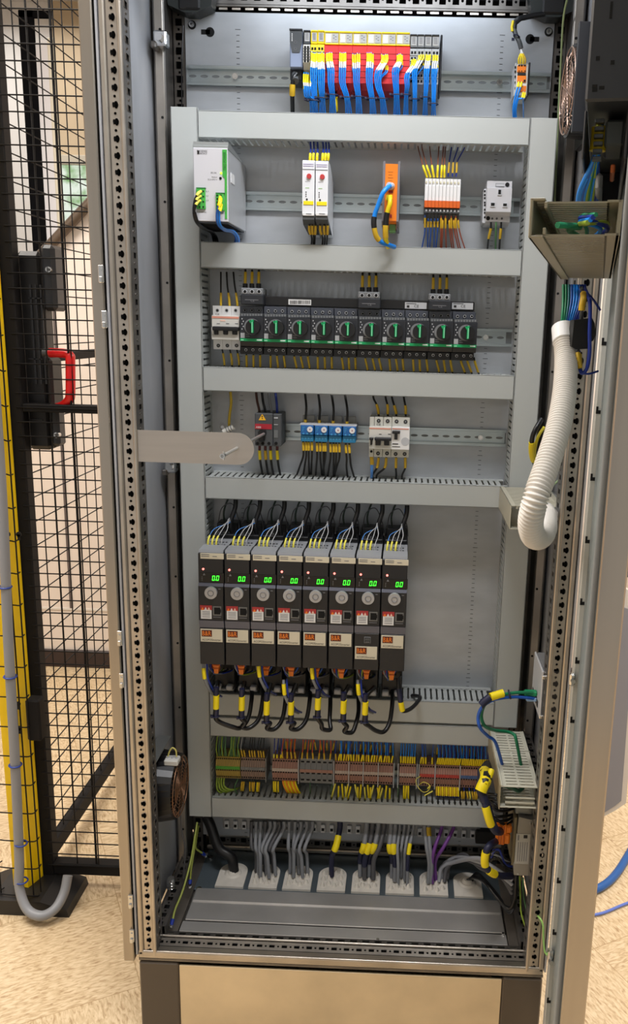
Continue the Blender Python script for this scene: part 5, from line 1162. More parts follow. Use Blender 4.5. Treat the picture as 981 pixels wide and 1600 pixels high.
        def lab(y0,y1,nm_,m_,k):
            C=cr(P,6); s=[c for c in C if c.z>=at(a,y1,Y).z and c.z<=at(a,y0,Y).z][:20]
            s=[c for j,c in enumerate(s) if abs(c.x-at(a,(y0+y1)/2,Y).x)<.012]
            z0,z1=at(a,y1,Y).z,at(a,y0,Y).z; x=at(a,(y0+y1)/2,Y).x
            MB().tube([(x-.001,Y,z0),(x,Y,z1)],.0046*k,m_,10).build(nm_,w)
        lab(y0,y1,'yellow_label',YEL,1.35); lab(y0-12,y0,'tape_wrap',NAVY,1.15); lab(y1,y1+13,'tape_wrap',NAVY,1.2)
        c=at(a-1,y1+12,Y); MB().ring(c,(0,0,1),.0062,.0015,NAVY,14,5).box(c.x-.009,c.x-.005,c.y-.006,c.y-.002,c.z-.002,c.z+.003,NAVY).build('cable_tie',w)
    P=pp([(622,1060,.16),(623,1075,.15),(625,1090,.145),(627,1102,.145),(630,1111,.148),(642,1107,.17),(653,1096,.20),(656,1089,.22),(648,1087,.25),(644,1087,.262)])
    w=wire('motor_cable','short black motor cable with yellow label, at the right below the last drive','cable','looping black motor cables',P,.0042,BLKC,[(.12,.28,NAVY,1.3,'tape_wrap'),(.28,.42,YEL,1.35,'yellow_label')],n=10)
    for i,(x,y) in enumerate(((319,1045),(405,1042),(444,1070),(488,1045),(560,1070))):
        P=pp([(x-1,y-8,.135),(x-.5,y+6,.13),(x+2,y+20,.132),(x+12,y+38,.15),(x+22,y+44,.19)])
        wire('grey_signal_cable','grey cable with a yellow label hanging in front of the '+('first','third','fourth','fifth','seventh')[i]+' drive foot','cable',None,P,.003,GRC,[(.12,.42,YEL,1.35,'yellow_label')],n=8)
        P=[p+Vector((.006,.003,0)) for p in P]
        wire('blue_signal_cable','dark blue wire beside the grey labelled cable under the '+('first','third','fourth','fifth','seventh')[i]+' drive','wire',None,P,.0022,DBLUE,n=7)
row5()
# ================================================================= ROW 6 : TERMINAL STRIP
def row6():
    Yt=.268
    yt=lambda x:1182+(x-335)*.0515; yb=lambda x:1213+(x-335)*.0515
    zt=at(550,1190.5,Yt).z; zb=at(550,1226,Yt).z; zm=(zt+zb)/2
    def term(name,body,mid,pitch,hole,label,big=False):
        o=MB(); h=pitch/2-.0002
        k=.004 if big else 0
        prof=[(Yt+.012,zt+k),(Yt+.004,zt+k-.002),(Yt+.004,zt-.009),(Yt-.001,zm+.007),(Yt-.001,zm-.004),(Yt+.004,zb+.008),(Yt+.004,zb+.002-k),(Yt+.012,zb-k),(YP-.009,zb+.006),(YP-.009,zt-.006)]
        o.prism(prof,-h,h,body,'x')
        o.box(-h-.0001,h+.0001,Yt-.0016,Yt-.0009,zm-.0015,zm+.006,mid)
        for z in (zt-.006,zm-.004+.001,zb+.0055): o.box(-h*.62,h*.62,Yt-.0018 if z==zm-.003 else Yt+.003,Yt+.005,z-.0017,z+.0017,HOLE)
        return o
    secs=[('green_yellow_terminal',337,375,13,mat('term_amber',(176,150,70),.5),mat('term_green',(80,160,50),.5),'green and yellow earth terminal at the left end of the terminal strip','earth terminals at the left of the strip',False),
          ('grey_terminal',376,414,11,mat('term_tan_grey',(146,122,108),.5),MGR,'grey terminal with tan edges, right of the earth terminals','grey terminals beside the earth terminals',False),
          ('buff_terminal',425,465,10,TERMP,mat('term_pale',(186,170,160),.5),'buff terminal below the left cluster of orange wires','buff terminals below the orange wires',False),
          ('large_terminal',468,520,6,MGR,TERMP,'large grey terminal in the middle left of the strip','large grey terminals',True),
          ('buff_terminal',523,614,23,TERMP,mat('term_pale',(186,170,160),.5),'buff terminal in the wide middle section of the strip','buff terminals in the wide middle section',False),
          ('buff_terminal',624,650,7,TERMP,mat('term_pale',(186,170,160),.5),'buff terminal in the narrow section right of the middle','buff terminals in the narrow section',False),
          ('red_terminal',656,679,6,TERMP,TERMR,'buff and red terminal left of the row of tight yellow sleeves','buff and red terminals',False),
          ('red_terminal',681,718,10,TERMP,TERMR,'red-striped terminal above the tight row of lower yellow sleeves','red-striped terminals',False),
          ('blue_terminal',720,762,11,TERMP,TERMB,'blue-striped terminal at the right end of the strip','blue-striped terminals at the right end',False)]
    for nm,xa,xb,n,body,mid,lab,grp,big in secs:
        Xa=at(xa,1200,Yt).x; Xb=at(xb,1200,Yt).x; p=(Xb-Xa)/n
        m=term(nm,body,mid,p,None,lab,big); o=m.build(nm,loc=(0,0,0)); o.location=(Xa+p/2,0,0)
        tag(o,lab,'terminal',grp)
        for i in range(1,n):
            c=o.copy(); COL.objects.link(c); c.location=(Xa+p*(i+.5),0,0)
    for k,x in enumerate((415.5,466.3,521.5,545,567.5,591,615.5,622,651.5,654.5,680,719)):
        X=at(x,1200,Yt).x; nm=('leftmost','second','third','fourth','fifth','sixth','seventh','eighth','ninth','tenth','eleventh','last')[k]
        o=MB().prism([(Yt-.003,zt+.002),(Yt-.003,zb-.002),(YP-.009,zb-.002),(YP-.009,zt+.002)],X-.0009,X+.0009,LGR if k else MGR,'x').build('separator_plate',loc=(X,YP-.009,zb)); tag(o,nm+' thin grey separator plate from the left in the terminal strip','separator')
    x0,x1=at(424,1200,Yt).x,at(762,1200,Yt).x
    zz=at(600,1224,Yt+.02).z-.008
    rr=random.Random(21)
    def up(x,m_,lab,grp,lean=0,y0=None,sl=YEL,r=.0012,tier=0,s=(.02,.5),pale=False):
        Z0=zt+ (-.001 if not tier else .012); X=at(x,yt(x),Yt).x
        P=[Vector((X,Yt+.006+tier*.02,Z0)),Vector((X+lean*.002,Yt+.004+tier*.02,Z0+.012)),Vector((X+lean*.004+rr.uniform(-.0015,.0015),Yt+.008+tier*.02,Z0+.027)),Vector((X+rr.uniform(-.005,.005),Yt+.03,.562))]
        wire('terminal_wire',lab,'wire',grp,P,r,m_,[(s[0],s[1],sl,1.7)] if sl else (),n=5,seg=4)
    G='wires above the terminal strip'
    for k in range(13): up(338.5+2.9*k,DGW if k%3 else GYW,'dull green wire rising from the earth terminals at the left','green wires above the earth terminals',rr.uniform(-1,1.5),sl=None,r=.0014)
    for k,x in enumerate((378,382,390,394,398,404,408,412)): up(x,BLKC if k else LGR,'thin dark wire with an amber sleeve above the grey terminals','sleeved wires above the grey terminals',-.6,sl=YELD,r=.0011)
    for k,x in enumerate((427,432,438)): up(x,DBLUE,'dark blue wire left of the orange wires above the strip','dark blue wires beside the orange wires',.4,sl=YEL if k else PALEY,s=(.02,.3))
    for k,x in enumerate((441,444.5,448,451.5,455,458,461)): up(x,mat('orange_red_wire',(220,90,30),.4),'orange wire with amber sleeve, in the left orange cluster','left cluster of orange wires',rr.uniform(-.5,.5),sl=YELD,tier=k%2)
    for k in range(6):
        for j in range(2): up(471+8.8*k+3*j,mat('orange_red_wire',(220,90,30),.4),'orange wire with amber sleeve, above the large grey terminals','orange wires above the large grey terminals',rr.uniform(-1,1),sl=YELD,tier=j)
    for k in range(23):
        x=524.5+3.95*k
        up(x,BLUE if k%3 else DBLUE,'blue wire with yellow sleeve, above the wide middle section of the strip','blue wires above the middle section',rr.uniform(-.3,1.2),sl=YEL if k%4 else YELD)
        if k%2: up(x+1,mat('mid_blue_wire',(44,96,190),.35),'blue wire with amber sleeve, in the rear tier above the middle section','rear tier of blue wires above the middle section',rr.uniform(-.3,1.2),sl=YELD,tier=1)
    for k in range(7):
        up(626+3.6*k,BLUE,'blue wire with yellow sleeve, above the narrow section of the strip','blue wires above the narrow section',rr.uniform(-.4,.4))
    for k,x in enumerate((657,661,665,675)): up(x,mat('mid_blue_wire',(44,96,190),.35),'blue wire with yellow sleeve, left of the red-striped terminals','blue wires left of the red-striped terminals',rr.uniform(-.4,.4))
    for k in range(13):
        x=682.5+2.9*k; up(x,DBLUE if k%2 else BLUE,'blue wire with yellow sleeve, above the red-striped terminals','blue wires above the red-striped terminals',.8)
        if k%3==0: up(x,mat('mid_blue_wire',(44,96,190),.35),'blue wire with amber sleeve, in the rear tier above the red-striped terminals','rear tier above the red-striped terminals',.3,sl=YELD,tier=1)
    for k in range(14):
        x=721.5+2.95*k; up(x,DBLUE if k%2 else BLUE,'blue wire with yellow sleeve, above the blue-striped terminals','blue wires above the blue-striped terminals',.5)
        if k%2==0: up(x,mat('mid_blue_wire',(44,96,190),.35),'blue wire with amber sleeve, in the rear tier above the blue-striped terminals','rear tier above the blue-striped terminals',.3,sl=YELD,tier=1)
    def dn(x,m_,lab,grp,lean=0,sl=YEL,r=.0012,s=(.03,.45),L=.03,yoff=0):
        Z0=zb+.001; X=at(x,yb(x),Yt).x
        P=[Vector((X,Yt+.006,Z0)),Vector((X+lean*.3,Yt+.001+yoff,Z0-.010)),Vector((X+lean,Yt+.002+yoff,Z0-L)),Vector((X+lean*1.1,Yt+.02,Z0-L-.014))]
        wire('terminal_wire',lab,'wire',grp,P,r,m_,[(s[0],s[1],sl,1.8)] if sl else (),n=5,seg=4)
    for k,x in enumerate((338,341.5,345,349)):
        X=at(x,1213,Yt).x; Z=zb
        P=[Vector((X,Yt+.006,Z)),Vector((X+.001,Yt-.002,Z-.012)),Vector((X+.004+.002*k,Yt-.004,Z-.026+.002*k)),Vector((X+.016+.003*k,Yt+.002,Z-.034+.003*k)),Vector((X+.032,Yt+.02,Z-.036+.002*k))]
        wire('earth_wire','green and yellow earth wire curving right below the earth terminals, '+NM[k]+' from left','wire',None,P,.0021,GYW,n=7)
    P=[Vector((at(371,1213,Yt).x,Yt+.004,zb)),Vector((at(367,1225,Yt).x,Yt-.002,zb-.015)),Vector((at(369,1236,Yt).x,Yt,zb-.03)),Vector((at(375,1243,Yt).x,Yt+.01,zb-.045))]
    wire('earth_wire','single dull green wire hanging below the right end of the earth terminals','wire',None,P,.0013,DGW,n=6)
    for k,x in enumerate((378,381,390,393.5,397,402,405)): dn(x,BLKC,'black wire with amber sleeve below the grey terminals','leads below the grey terminals',rr.uniform(-.003,.003),sl=YELD if k!=5 else YEL,s=(.2,.62))
    for k,x in enumerate((427,430,434)): dn(x,BLKC,'dark wire with yellow sleeve below the left end of the buff terminals','dark leads below the buff terminals',.001,s=(.1,.6))
    for k in range(8): dn(441+2.8*k,mat('orange_red_wire',(220,90,30),.4),'orange wire with bright yellow sleeve, fanned out below the buff terminals','orange leads fanned out below the buff terminals',.010,sl=YEL if k%2 else mat('amber_orange',(240,150,30),.5),s=(.05,.85),L=.026)
    for k in range(18):
        x=524+5*k; dn(x,BLKC,'black wire with slanting yellow sleeve below the wide middle section','leads below the middle section',rr.uniform(-.009,.009),sl=PALEY if k%3==0 else YEL,s=(.1+.15*(k%2),.72),L=.036)
    for k,x in enumerate((631,635,638)): dn(x,BLKC,'dark wire with yellow sleeve below the narrow section of the strip','leads below the narrow section',rr.uniform(-.002,.002),s=(.05,.7))
    for k in range(12): dn(682+3.1*k,DBLUE,'dark blue wire, yellow-sleeved, tight below the red-striped terminals','tight row of leads below the red-striped terminals',.001,sl=YEL if k%2 else YELD,s=(.02,.6),L=.022)
    for k in range(10): dn(721+4*k,DBLUE if k%2 else BLKC,'dark wire with amber sleeve below the blue-striped terminals','leads below the blue-striped terminals',rr.uniform(0,.005),sl=PALEY if k==3 else YELD,s=(.25,.75),L=.024)
    for k,(x,l) in enumerate(((484,0.001),(519,-.004),(622,.0))):
        dn(x,DGW,'thin dull green wire hanging below the strip, '+('left','middle','right')[k]+' one',None,l,sl=None,r=.0009,L=.026)
    P=pp([(658,1212,Yt),(650,1218,Yt-.008),(652,1228,Yt-.012),(660,1237,Yt-.014),(668,1236,Yt-.014),(672,1228,Yt-.012),(662,1222,Yt-.008),(655,1226,Yt-.004)])
    wire('loose_wire','loose pale wire curled up below the strip beside the narrow section','wire',None,P,.0008,PALEY,n=5)
    for k,(a,b_,c_,d) in enumerate(((663,1243,676,1236),(668,1232,672,1228))):
        P=pp([(a,b_,Yt-.012),((a+c_)/2,(b_+d)/2,Yt-.013),(c_,d,Yt-.012)]); wire('loose_sleeved_end','loose wire end with pale yellow sleeve, '+('lower','upper')[k]+' one by the curled wire','wire',None,P,.0016,PALEY,n=6)
row6()
# ================================================================= SIDE AND DOOR DUCTS
def side_ducts():
    # upper duct running front to back in front of the right upright
    x0,x1,z0,z1,ya,yb=.287,.374,1.078,1.122,.060,.240
    o=thing('wiring_duct',((x0+x1)/2,yb,z0),'short cream duct running front to back above the drives, white hose plugged in','wiring duct')
    mb=MB(); mb.box(x0,x0+.002,ya,yb,z0,z1,DUCTD,.0005); mb.box(x0,x0+.01,ya,yb,z1-.0016,z1,DUCTD,.0004); mb.box(x0,x0+.01,ya,yb,z0,z0+.0016,DUCTD,.0004); mb.tube([(x0+.012,ya,z1-.004),(x0+.012,yb,z1-.004)],.0022,DUCTD,6); mb.build('cover',o)
    mb=MB(); mb.box(x1-.003,x1,ya,yb,z0,z1,DUCTD)
    for z in (z1-.0016,z0):
        y=ya
        while y<yb-.006: mb.box(x0+.008,x1-.01,y,y+.0052,z,z+.0014,DUCTD); y+=.0075
        mb.box(x1-.014,x1,ya,yb,z,z+.0015,DUCTD)
    mb.build('slotted_body',o)
    mb=MB(); pb=at(866,778,.06); mb.box(x1,x1+.018,ya-.01,ya+.09,z0+.004,z1+.012,SCRW,.002); mb.build('mounting_bracket',o)
    # lower duct with long top slots
    x0,x1,z0,z1,ya,yb=.2945,.3700,.5455,.5900,.018,.240
    o=thing('wiring_duct',((x0+x1)/2,yb,z0),'open-ended white duct with long top slots, running front to back at lower right','wiring duct')
    LD=mat('cream_duct_plastic',(206,204,188),.42)
    mb=MB(); mb.prism([(x0,z1),(x0,z0-.004),(x0+.0018,z0-.004),(x0+.0018,z1)],ya,yb,mat('mottled_duct_side',(168,156,128),.45,var=.2,scale=10),'y'); mb.build('side_cover',o)  # side cover in a darker, mottled tan than the slotted body
    mb=MB()
    for (a,b) in ((ya,ya+.135),(ya+.138,yb)):
        for zz in (z1-.0016,z0):
            mb.box(x0+.002,x0+.0125,a,b,zz,zz+.0016,LD); mb.box(x1-.010,x1,a,b,zz,zz+.0016,LD); mb.box(x0+.034,x0+.038,a,b,zz,zz+.0016,LD)
            y=a
            while y<b-.003: mb.box(x0+.012,x1-.009,y,min(y+.0075,b),zz,zz+.0015,LD,.0004); y+=.0108
    mb.box(x1-.002,x1,ya,yb,z0,z1,LD); mb.box(x0+.002,x0+.005,ya,yb,z1-.001,z1+.0025,LD,.0006)
    mb.box(x0+.012,x1-.008,ya+.002,ya+.006,z0+.008,z0+.011,LD); mb.box(x0+.012,x1-.008,ya+.002,ya+.006,z0+.018,z0+.020,LD)
    mb.build('slotted_body',o)
    wire('duct_wire_bundle','green wires seen inside the open front end of the lower right duct','wire',None,[Vector((x0+.01,ya+.02,z1-.010)),Vector((x0+.025,ya+.008,z1-.008)),Vector((x0+.04,ya+.014,z1-.016)),Vector((x0+.05,ya+.05,z1-.014)),Vector((x0+.04,yb-.03,z1-.014))],.004,mat('deep_green_wire',(16,70,50),.4),n=8)
    # perforated side bracket to the right of it
    mb=MB(); perf2(mb,(.372,.04,.566),(1,0,-.1),(0,1,.02),.018,.25,[(.015,sq(.010,.010)),(.010,rnd(.002))],FRD); mb.box(.372,.389,.04,.29,.555,.557,HOLE); mb.build('side_bracket',cab)
    rr=random.Random(4)
    for k in range(9):
        z=.56-.038*k; mb=MB(); mb.cyl((.392,.03+rr.uniform(0,.02),z),(.380,.03,z),.004,SCRW,8); mb.box(.384,.397,.02,.03,z-.010,z+.004,CHR,.002); mb.build('bracket_bolt',cab)
side_ducts()
def door_items():
    Yn=dpt(.68,0,0).y
    zt=at(938,311,Yn).z; zb=at(938,367,Yn).z; s0,s1=.09,.68
    K=mat('door_duct_plastic',(150,144,124),.45)
    T=thing('door_wiring_duct',dpt((s0+s1)/2,.002,zb),'ribbed grey duct on the inside of the open door, its open end full of wires','wiring duct')
    oL=(at(824,340,Yn)-DA).dot(dn)
    def db(name,parts):
        mb=MB()
        for p in parts: dbox(mb,*p)
        return mb.build(name,T)
    ps=[(s0,s1,.002,.005,zb,zt,K)]
    for z in (zb,zt-.0016):
        ps.append((s0,s1,.003,.014,z,z+.0016,K))
        s=s0
        while s<s1-.004: ps.append((s,s+.0075,.012,oL-.005,z,z+.0016,K)); s+=.0125
    db('slotted_body',ps)
    db('cover',[(s0,s1,oL-.0025,oL,zb-.002,zt+.002,K,.0006),(s0,s1,oL-.012,oL,zb-.002,zb,K,.0004),(s0,s1,oL-.012,oL,zt,zt+.002,K,.0004),(s0,s1,oL-.014,oL-.0115,zt-.006,zt-.001,K,.0004),(s0,s1,oL-.014,oL-.0115,zb+.001,zb+.006,K,.0004)])
    zc=(zb+zt)/2
    for i,(m_,o0,dz,r) in enumerate(((GRW,.045,-.010,.0026),(GYW,.012,.006,.002),(BLUE,.018,-.008,.002),(DBLUE,.012,-.004,.0022),(GRW,.03,-.008,.0018))):
        P=[dpt(s1-.0,.052 if i==0 else .03-.002*i,zb+.008+.002*i),dpt(s1-.03,.035,zb+.010+.002*i),dpt(s1-.06,o0,zc+dz*.3),dpt(s1-.2,.03,zc-.004),dpt(s0+.05,.03-.004*i,zc-.006)]
        wire('door_duct_wire',('thick green','green and yellow','blue','dark blue','thin green')[i]+' wire lying inside the open door duct','wire',None,P,r,m_,n=8)
    # mounting plate of the duct on the door, seen past its end
    # display housing
    Yh=dpt(.66,0,0).y; zb2=at(940,155,Yh).z
    H=thing('display_housing',dpt(.45,.002,zb2),'black sheet metal back of a display unit on the inside of the door, top right','display')
    oo=(at(917,100,Yh)-DA).dot(dn); mb=MB(); dbox(mb,.30,.66,.001,oo,zb2,2.25,BLK2,.002); mb.build('housing',H)
    mb=MB()
    def on(px,py,w,h,nm=None):
        # detail on the near face of the housing
        p=at(px,py,Yh); v=p-DA; o_=v.dot(dn); dbox(mb,.660,.6606,o_-w/2,o_+w/2,p.z-h/2,p.z+h/2,HOLE)
    on(955,12,.002,.012); on(934,87,.003,.003); on(957,95,.003,.003)
    mb.build('slots_and_screws',H)
    mb=MB()
    for k,(a,b) in enumerate(((926,131),(926,137),(937,134))): 
        p=at(a+3,b,Yh); o_=(p-DA).dot(dn); dbox(mb,.660,.6606,o_-.002,o_+.002,p.z-.0012,p.z+.0012,HOLE)
    mb.build('vent_slots',H)
    C=thing('connector_housing',dpt(.5,.002,zb2-.09),'dark grey slotted connector bay below the black display housing on the door','connector housing')
    zc2=at(915,238,Yh).z
    mb=MB(); dbox(mb,.30,.64,.001,.004,zc2,zb2-.002,BLK2,.001); dbox(mb,.30,.64,oo-.002,oo,zc2,zb2-.002,BLK2,.001); dbox(mb,.33,.34,.002,.03,zc2,zb2,BLK,.001); mb.build('bay_sides',C)
    mb=MB(); zk=at(930,155,Yh).z-.004
    for k in range(6): dbox(mb,.61,.62,.022,.030,zk-.006*k-.003,zk-.006*k,DGR,.0005)
    dbox(mb,.56,.62,.005,.021,zk-.022,zk-.001,mat('olive_connector',(64,68,66),.5),.002); dbox(mb,.50,.6,.020,.026,zk-.055,zk-.040,MGR,.003); dbox(mb,.55,.6,.010,.014,zk-.04,zk-.033,mat('copper_orange',(200,100,40),.5),.001)
    mb.build('connector_block',C)
    rr=random.Random(8)
    Yw=dpt(.6,0,0).y
    for k in range(10):
        m_=[BLUE,BLUE,mat('mid_blue_wire',(44,96,190),.35),BLUE,GYW,GRW,BLUE,GYW,DBLUE,mat('mid_blue_wire',(44,96,190),.35)][k]
        x=937+rr.uniform(-2,2)
        P=pp([(x,195,Yw),(x-1,212,Yw),(x-4,235,Yw),(x-14+k*1.2,262,Yw+.02),(905+k*3.2,300,Yw+.05),(902+k*3,330,Yw+.08)])
        w=wire('door_loom_wire',('blue','bright blue','mid blue','sky blue','green and yellow','green','pure blue','yellowish green','dark blue','deep blue')[k]+' wire of the loom dropping from the connector bay to the door duct','wire','wires of the door loom',P,.0021,m_,n=6)
        if k==0: MB().tube(pp([(937,199,Yw),(936,215,Yw),(933,236,Yw)]),.0072,mat('loom_tape_yellow',(216,186,30),.5),10).build('marker_tape',w)
    # wires leaving the far end of the duct into the white hose
    Yc=-.155
    hs=pp([(881,523,Yc),(884,560,Yc-.03),(882,610,Yc-.09),(873,665,Yc-.15),(855,725,Yc-.2),(838,775,Yc-.23),(829,815,Yc-.22),(834,838,Yc-.19),(846,838,Yc-.13),(853,822,Yc-.06),(853,800,.055)])
    Cc=cr(hs,40)
    tot=[0]
    for a,b in zip(Cc,Cc[1:]): tot.append(tot[-1]+(b-a).length)
    L=tot[-1]; n=int(L/.0050)*6; C2=[];j=0
    for i in range(n+1):
        d=L*i/n
        while j<len(tot)-2 and tot[j+1]<d: j+=1
        t=(d-tot[j])/max(1e-9,tot[j+1]-tot[j]); C2.append(Cc[j].lerp(Cc[j+1],t))
    mb=MB(); R0=.0165
    prof=[0,.55,1,1,.55,0]
    def rf(t):
        i=round(t*n); return R0-.0034*(1-prof[i%6]) 
    mb.tube(C2,rf,HOSE,20); h=mb.build('corrugated_hose',loc=C2[0]); tag(h,'white corrugated hose hanging in a loop from the open door to the cabinet','hose')
    d=(C2[6]-C2[0]).normalized(); MB().cyl(C2[0]-d*.012,C2[0]+d*.014,.0175,WHT,20).build('collar',h)
    e=C2[-1]; MB().cyl((e.x,.02,e.z),(e.x,.062,e.z),.0165,WHT,20).build('end_fitting',h)
    zf=zb
    for k in range(9):
        m_=[GRW,GRW,mat('teal_wire',(40,120,130),.4),mat('mid_blue_wire',(44,96,190),.35),BLUE,BLUE,mat('mid_blue_wire',(44,96,190),.35),DBLUE,DBLUE][k]
        x0=880+4.2*k; x1=876+1.7*k
        P=pp([(x0,445,Yc+.02),(x0-.2,470,Yc+.01),(x0*.6+x1*.4,495,Yc),(x1,522,Yc)])
        wire('hose_wire',('leftmost green','second green','teal','mid blue','blue','bright blue','inner blue','dark blue','rightmost dark blue')[k]+' wire fanning from the door duct into the white hose','wire','wires fanning into the white hose',P,.0021,m_,n=6)
    # black plug housing with blue cable loops
    Yk=-.20
    t=thing('black_plug_housing',at(912,545,Yk),'black plug housing hanging beside the collar of the white hose','plug')
    X0,X1,Z0,Z1=R4(895,498,929,544,Yk); mb=MB()
    q=lambda x,y:(at(x,y,Yk).x,at(x,y,Yk).z)
    mb.prism([q(897,500),q(925,497),q(929,505),q(931,522),q(927,532),q(920,536),q(918,545),q(900,546),q(893,541)],Yk,Yk+.03,mat('matt_black',(12,12,13),.6)); mb.build('housing',t)
    for k,(L_,sl) in enumerate((([(914,452,Yk+.02),(921,470,Yk),(922,490,Yk-.002),(921,520,Yk-.006),(921,550,Yk-.004),(917,575,Yk),(909,583,Yk+.002),(905,570,Yk+.006),(904,548,Yk+.01)],((.86,.97,YELD,1.6),)),
                               ([(908,450,Yk+.03),(912,462,Yk+.01),(909,480,Yk+.004),(908,500,Yk+.01)],((.25,.75,YELD,1.7),)),
                               ([(914,455,Yk+.03),(925,466,Yk+.02),(938,485,Yk+.02)],()),
                               ([(909,583,Yk+.01),(920,584,Yk+.01),(934,580,Yk+.02)],()))):
        wire('blue_plug_wire',('long blue cable looping past','short wire with amber sleeve above','thin blue wire running right above','thin blue wire running right below')[k]+' the black plug housing','wire',None,pp(L_),.0028 if k<2 else .0016,DBLUE if k!=1 else DGR,[tuple(s) for s in sl],n=8)
    wire('yellow_sleeved_wire','short amber-sleeved wire end below the black plug housing','wire',None,pp([(904,546,Yk+.01),(903,560,Yk+.004),(907,577,Yk)]),.002,DGR,[(.2,.95,YELD,1.8)],n=8)
    # cable peeking out left of the hose
    wire('black_taped_cable','black cable with yellow labels peeking out left of the white hose','cable',None,pp([(846,655,.13),(838,668,.12),(832,682,.12),(830,700,.13),(832,716,.16),(838,730,.2)]),.0045,BLKC,[(.5,.85,YEL,1.2)],n=8)
    wire('yellow_cable','yellow cable beside the taped black cable, left of the white hose','cable',None,pp([(850,668,.14),(843,678,.13),(838,690,.13),(835,708,.15),(836,728,.18)]),.003,mat('cord_yellow2',(222,206,50),.5),n=8)
    wire('pale_green_wire','pale green wire crossing from the short upper duct to the right post','wire',None,pp([(855,762,.10),(866,756,.08),(880,745,.05)]),.0022,mat('pale_green_wire',(160,190,150),.45),n=6)
door_items()
# ================================================================= FANS
def fans():
    def grille(mb,c,ax,R,m_,rings=7):
        c=Vector(c)
        for k in range(rings): mb.ring(c,ax,R*(.16+.64*k/(rings-1)) if k<rings-1 else R,.0008 if k<rings-1 else .0013,m_,36,4)
        a=Vector(ax).orthogonal().normalized(); b=Vector(ax).cross(a)
        for k in range(4):
            t=math.pi*k/4+.4; d=a*math.cos(t)+b*math.sin(t); mb.cyl(c-d*R,c+d*R,.001,m_,5)
    copper=mat('guard_wire',(150,112,86),.35,.8); pinkw=mat('guard_wire_pale',(196,166,150),.3,.7)
    for nm,cx,cy,cz,R,sg,gm,lab,depth in (('fan_left',-.341,.122,.500,.062,1,copper,'black cabinet fan with a round wire guard on the lower left side wall',.062),('fan_right',.354,.165,1.833,.070,-1,pinkw,'black cabinet fan with a pale round wire guard high on the right side wall',.055)):
        t=thing('cabinet_fan',(cx-sg*depth,cy,cz),lab,'fan')
        hull=[(cy-R-.004,cz-R*.5),(cy-R*.5,cz-R-.004),(cy+R*.5,cz-R-.004),(cy+R+.004,cz-R*.5),(cy+R+.004,cz+R*.5),(cy+R*.5,cz+R+.004),(cy-R*.5,cz+R+.004),(cy-R-.004,cz+R*.5)]
        # housing ring (open) built from a swept wall
        mb=MB(); n=32
        xo=cx; xb=cx-sg*depth
        vs=[];fs=[]
        for i in range(n):
            a=2*math.pi*i/n; rr_=R+.003; k=1/max(abs(math.cos(a)),abs(math.sin(a))); k=min(k,1.16)
            for (x,r) in ((xo-sg*.004,R*.97),(xo-sg*.004,rr_),(xb,rr_*k),(xb,R*.2)): vs.append((x,cy+r*math.cos(a),cz+r*math.sin(a)))
        for i in range(n):
            j=(i+1)%n
            for k in range(3): fs.append((i*4+k,i*4+k+1,j*4+k+1,j*4+k))
            fs.append((i*4,j*4,j*4+3,i*4+3))
        mb.add(vs,fs,mat('fan_black',(20,20,22),.35),False); mb.build('housing',t)
        mb=MB(); grille(mb,(cx,cy,cz),(1,0,0),R*.97,gm,7)
        for i in range(44):
            a=2*math.pi*i/44; d=Vector((0,math.cos(a),math.sin(a))); c=Vector((cx,cy,cz)); mb.cyl(c+d*R*.80,c+d*R*.97-Vector((sg*.006,0,0)),.0007,gm,4)
        mb.ring((cx-sg*.006,cy,cz),(1,0,0),R*.99,.0012,gm,36,5)
        mb.build('wire_guard',t)
        mb=MB(); mb.cyl((cx-sg*.012,cy,cz),(cx-sg*.03,cy,cz),R*.34,BLK2,20)
        for i in range(5):
            a=2*math.pi*i/5; d=Vector((0,math.cos(a),math.sin(a))); e=Vector((0,-math.sin(a),math.cos(a))); c=Vector((cx-sg*.02,cy,cz))
            mb.add([c+d*R*.3-e*.006,c+d*R*.3+e*.008,c+d*R*.9+e*.022-Vector((sg*.008,0,0)),c+d*R*.9-e*.004+Vector((sg*.006,0,0))],[(0,1,2,3)],BLK2)
        mb.build('impeller',t)
        if sg>0:
            mb=MB(); z=cz+R+.010; mb.box(-.3985,-.372,cy-.07,cy+.05,z+.010,z+.013,mat('bracket_zinc',(150,152,150),.35,.8),.0006); mb.box(-.3985,-.396,cy-.07,cy+.05,z-.03,z+.012,FRD); mb.build('mounting_bracket',t)
            c=atX(269,1187,-.352); mb=MB(); mb.box(c.x-.014,c.x+.014,c.y-.012,c.y+.012,c.z-.008,c.z+.004,OFFW,.002)
            for k in range(3): mb.cyl((c.x-.009+.009*k,c.y,c.z+.004),(c.x-.009+.009*k,c.y,c.z+.007),.003,LGR,10)
            o=mb.build('fan_terminal',loc=c); tag(o,'small white terminal block sitting on top of the lower left fan','terminal block')
            wire('fan_wire','short yellow wires looping over the white terminal on the lower left fan','wire',None,[c+Vector((-.009,0,.006)),c+Vector((-.004,.0,.020)),c+Vector((.002,0,.026)),c+Vector((.008,0,.020)),c+Vector((.009,0,.006))],.0017,mat('pale_yellow_wire',(206,196,110),.4),n=6)
            wire('fan_lead','thin grey lead dropping from the lower left fan to the floor rail','wire',None,[Vector((-.35,cy+.02,cz-R)),Vector((-.35,cy+.03,cz-R-.06)),Vector((-.35,cy+.05,cz-R-.12)),Vector((-.358,cy+.06,.24))],.0016,DGC,n=6)
        else:
            mb=MB(); mb.box(.352,.398,cy-R-.012,cy-R-.004,cz-R-.012,cz+R+.014,BLK2,.001); mb.box(.388,.3985,cy-R-.004,cy+R+.01,cz-R-.01,cz+R+.012,BLK); mb.build('mounting_frame',t)
fans()
